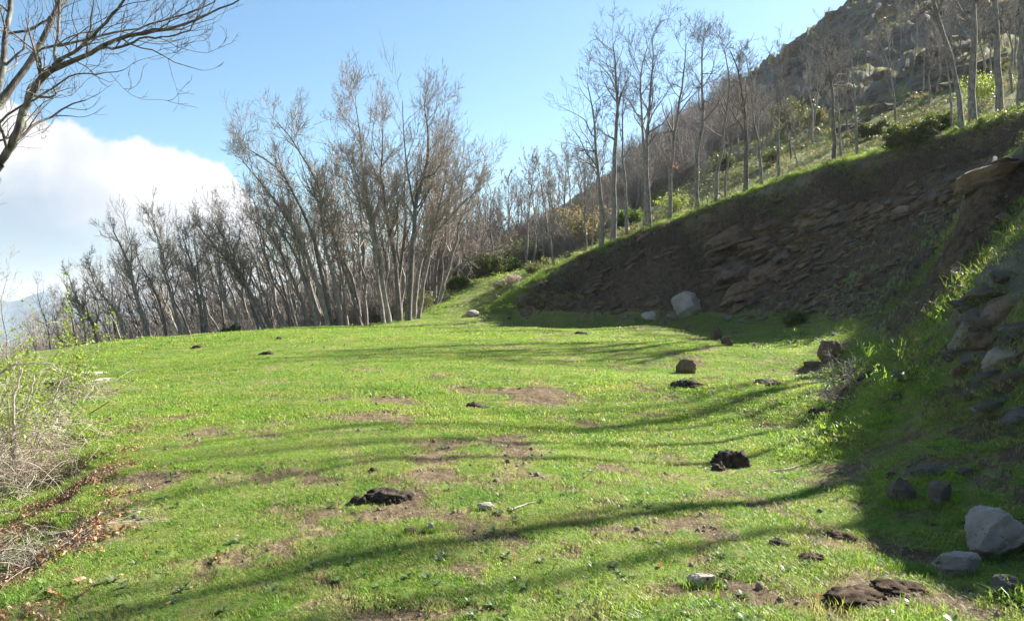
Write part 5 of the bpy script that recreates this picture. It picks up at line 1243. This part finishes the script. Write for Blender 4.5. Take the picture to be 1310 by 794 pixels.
straw('dead_grass', 55, 690, 190, 12, 5.6, 260, 'loose straws lying over the leaf hollow', 4, .15, .0022)
straw('dead_grass', -15, 600, 130, 25, 7.6, 160, 'combed dead grass above the leaf hollow', 5, .5, .0026)
rg = np.random.default_rng(91)
cb = np.array((*P3(40, 540, 8.4)[:2], gz(*P3(40, 540, 8.4)[:2]))); ce = empty('bramble', cb, 'arching pale bramble canes rising from the straw heap', 'bramble')
for pl, r in [([(0, 478), (15, 466), (40, 465), (70, 466)], 3.2), ([(28, 470), (22, 490), (17, 515), (20, 545)], 3.0), ([(43, 480), (40, 500), (33, 520), (25, 540)], 2.4), ([(60, 500), (85, 492), (105, 490), (125, 505)], 1.8), ([(50, 520), (80, 505), (100, 498), (122, 515)], 1.5), ([(0, 560), (40, 540), (90, 545), (130, 540)], 1.5), ([(80, 560), (100, 530), (120, 500)], 1.3)]:
    A = resample([P3(*q, 8.1) for q in pl], 10, rg, .006) - cb; tb = Tubes(); tb.add(A, np.linspace(1, .6, 10) * r * .5 * 8.1 / F, 6); link('cane', tb.mesh('cane'), M_straw, ce)
straw('dead_grass', 62, 585, 150, 34, 8.6, 520, 'low straw spilling from the heap towards the meadow', 7, .35, .003)
# earth clod and flat pale stones at the hollow edge
for i, (px, py, w, h, lab, m) in enumerate([(118, 482, 30, 6, 'flat sandy stone on the brink of the left hollow', M_rockw), (128, 490, 26, 6, 'paler flat stone below the sandy one on the brink', M_rockw), (140, 503, 16, 6, 'small tan stone nearest the meadow on the brink', M_rockb), (68, 500, 34, 16, 'dark stone in the shadow of the straw heap', M_rockd)]):
    rock(px, py, w, h, lab, m, 1200 + i, .9)
# taller grass clumps in the near right
def clump(px, py, w, h, label, seed, mat=M_grass, n=160):
    p = hit(px, py); s_ = p[1] / F
    v, q = blades(np.random.default_rng(seed), n, w / 2 * s_, h * s_, .005, .6, 4); me = mesh_np('grass_clump', v, q)
    o = link('grass_clump', me, mat); o.location = p; return tag(o, label, 'grass clump')
for i, (px, py, w, h, lab) in enumerate([(1185, 620, 34, 22, 'long grass blades between the dark rounded stone and the upright grey one'), (1160, 650, 40, 16, 'grass clump at the foot of the dark rounded stone'), (1070, 790, 80, 22, 'lush bright grass clump at the bottom right of the meadow'), (1180, 790, 90, 24, 'lush grass clump under the trampled clod'),
                                        (1015, 417, 20, 12, 'small tussock before the lone bush at the bank toe'), (1130, 445, 26, 14, 'sunlit tuft on the slope above the fallen log'), (1090, 720, 60, 14, 'bright grass tuft left of the low whitish stone')]): clump(px, py, w, h, lab, 1300 + i)
# orange leaves still hanging on the wavy rim tree
_o = [o for o in sc.objects if o.get('label', '').startswith('wavy rim tree')][0]
rg = np.random.default_rng(3)
pp = P3(861, 211, 49.4) - np.array(_o.location) + rg.normal(0, .09, (9, 3)) * np.array((1, .6, 2.2))
v, f = leaf_cards(rg, pp, .13, 2, .06); link('foliage', mesh_np('foliage', v, f), M_red, _o, smoothed=False, label='dry orange leaf cluster')

# thin air over the whole place
hz = bpy.data.meshes.new('haze')
X0, X1, Y0, Y1, Z0, Z1 = -9500, 9500, -9500, 9500, -420, 95
hz.from_pydata([(x, y, z) for x in (X0, X1) for y in (Y0, Y1) for z in (Z0, Z1)], [], [(0, 1, 3, 2), (4, 6, 7, 5), (0, 4, 5, 1), (2, 3, 7, 6), (0, 2, 6, 4), (1, 5, 7, 3)])
ho = bpy.data.objects.new('haze', hz); COL.objects.link(ho); ho['kind'] = 'stuff'; ho['label'] = 'thin pale air over the valley'
hm = bpy.data.materials.new('thin_air'); hm.use_nodes = True; hm.node_tree.nodes.clear()
pv = hm.node_tree.nodes.new('ShaderNodeVolumePrincipled'); pv.inputs['Density'].default_value = 0.00016; pv.inputs['Color'].default_value = (.86, .93, 1, 1); pv.inputs['Anisotropy'].default_value = .3
hm.node_tree.links.new(pv.outputs[0], hm.node_tree.nodes.new('ShaderNodeOutputMaterial').inputs['Volume'])
hz.materials.append(hm)
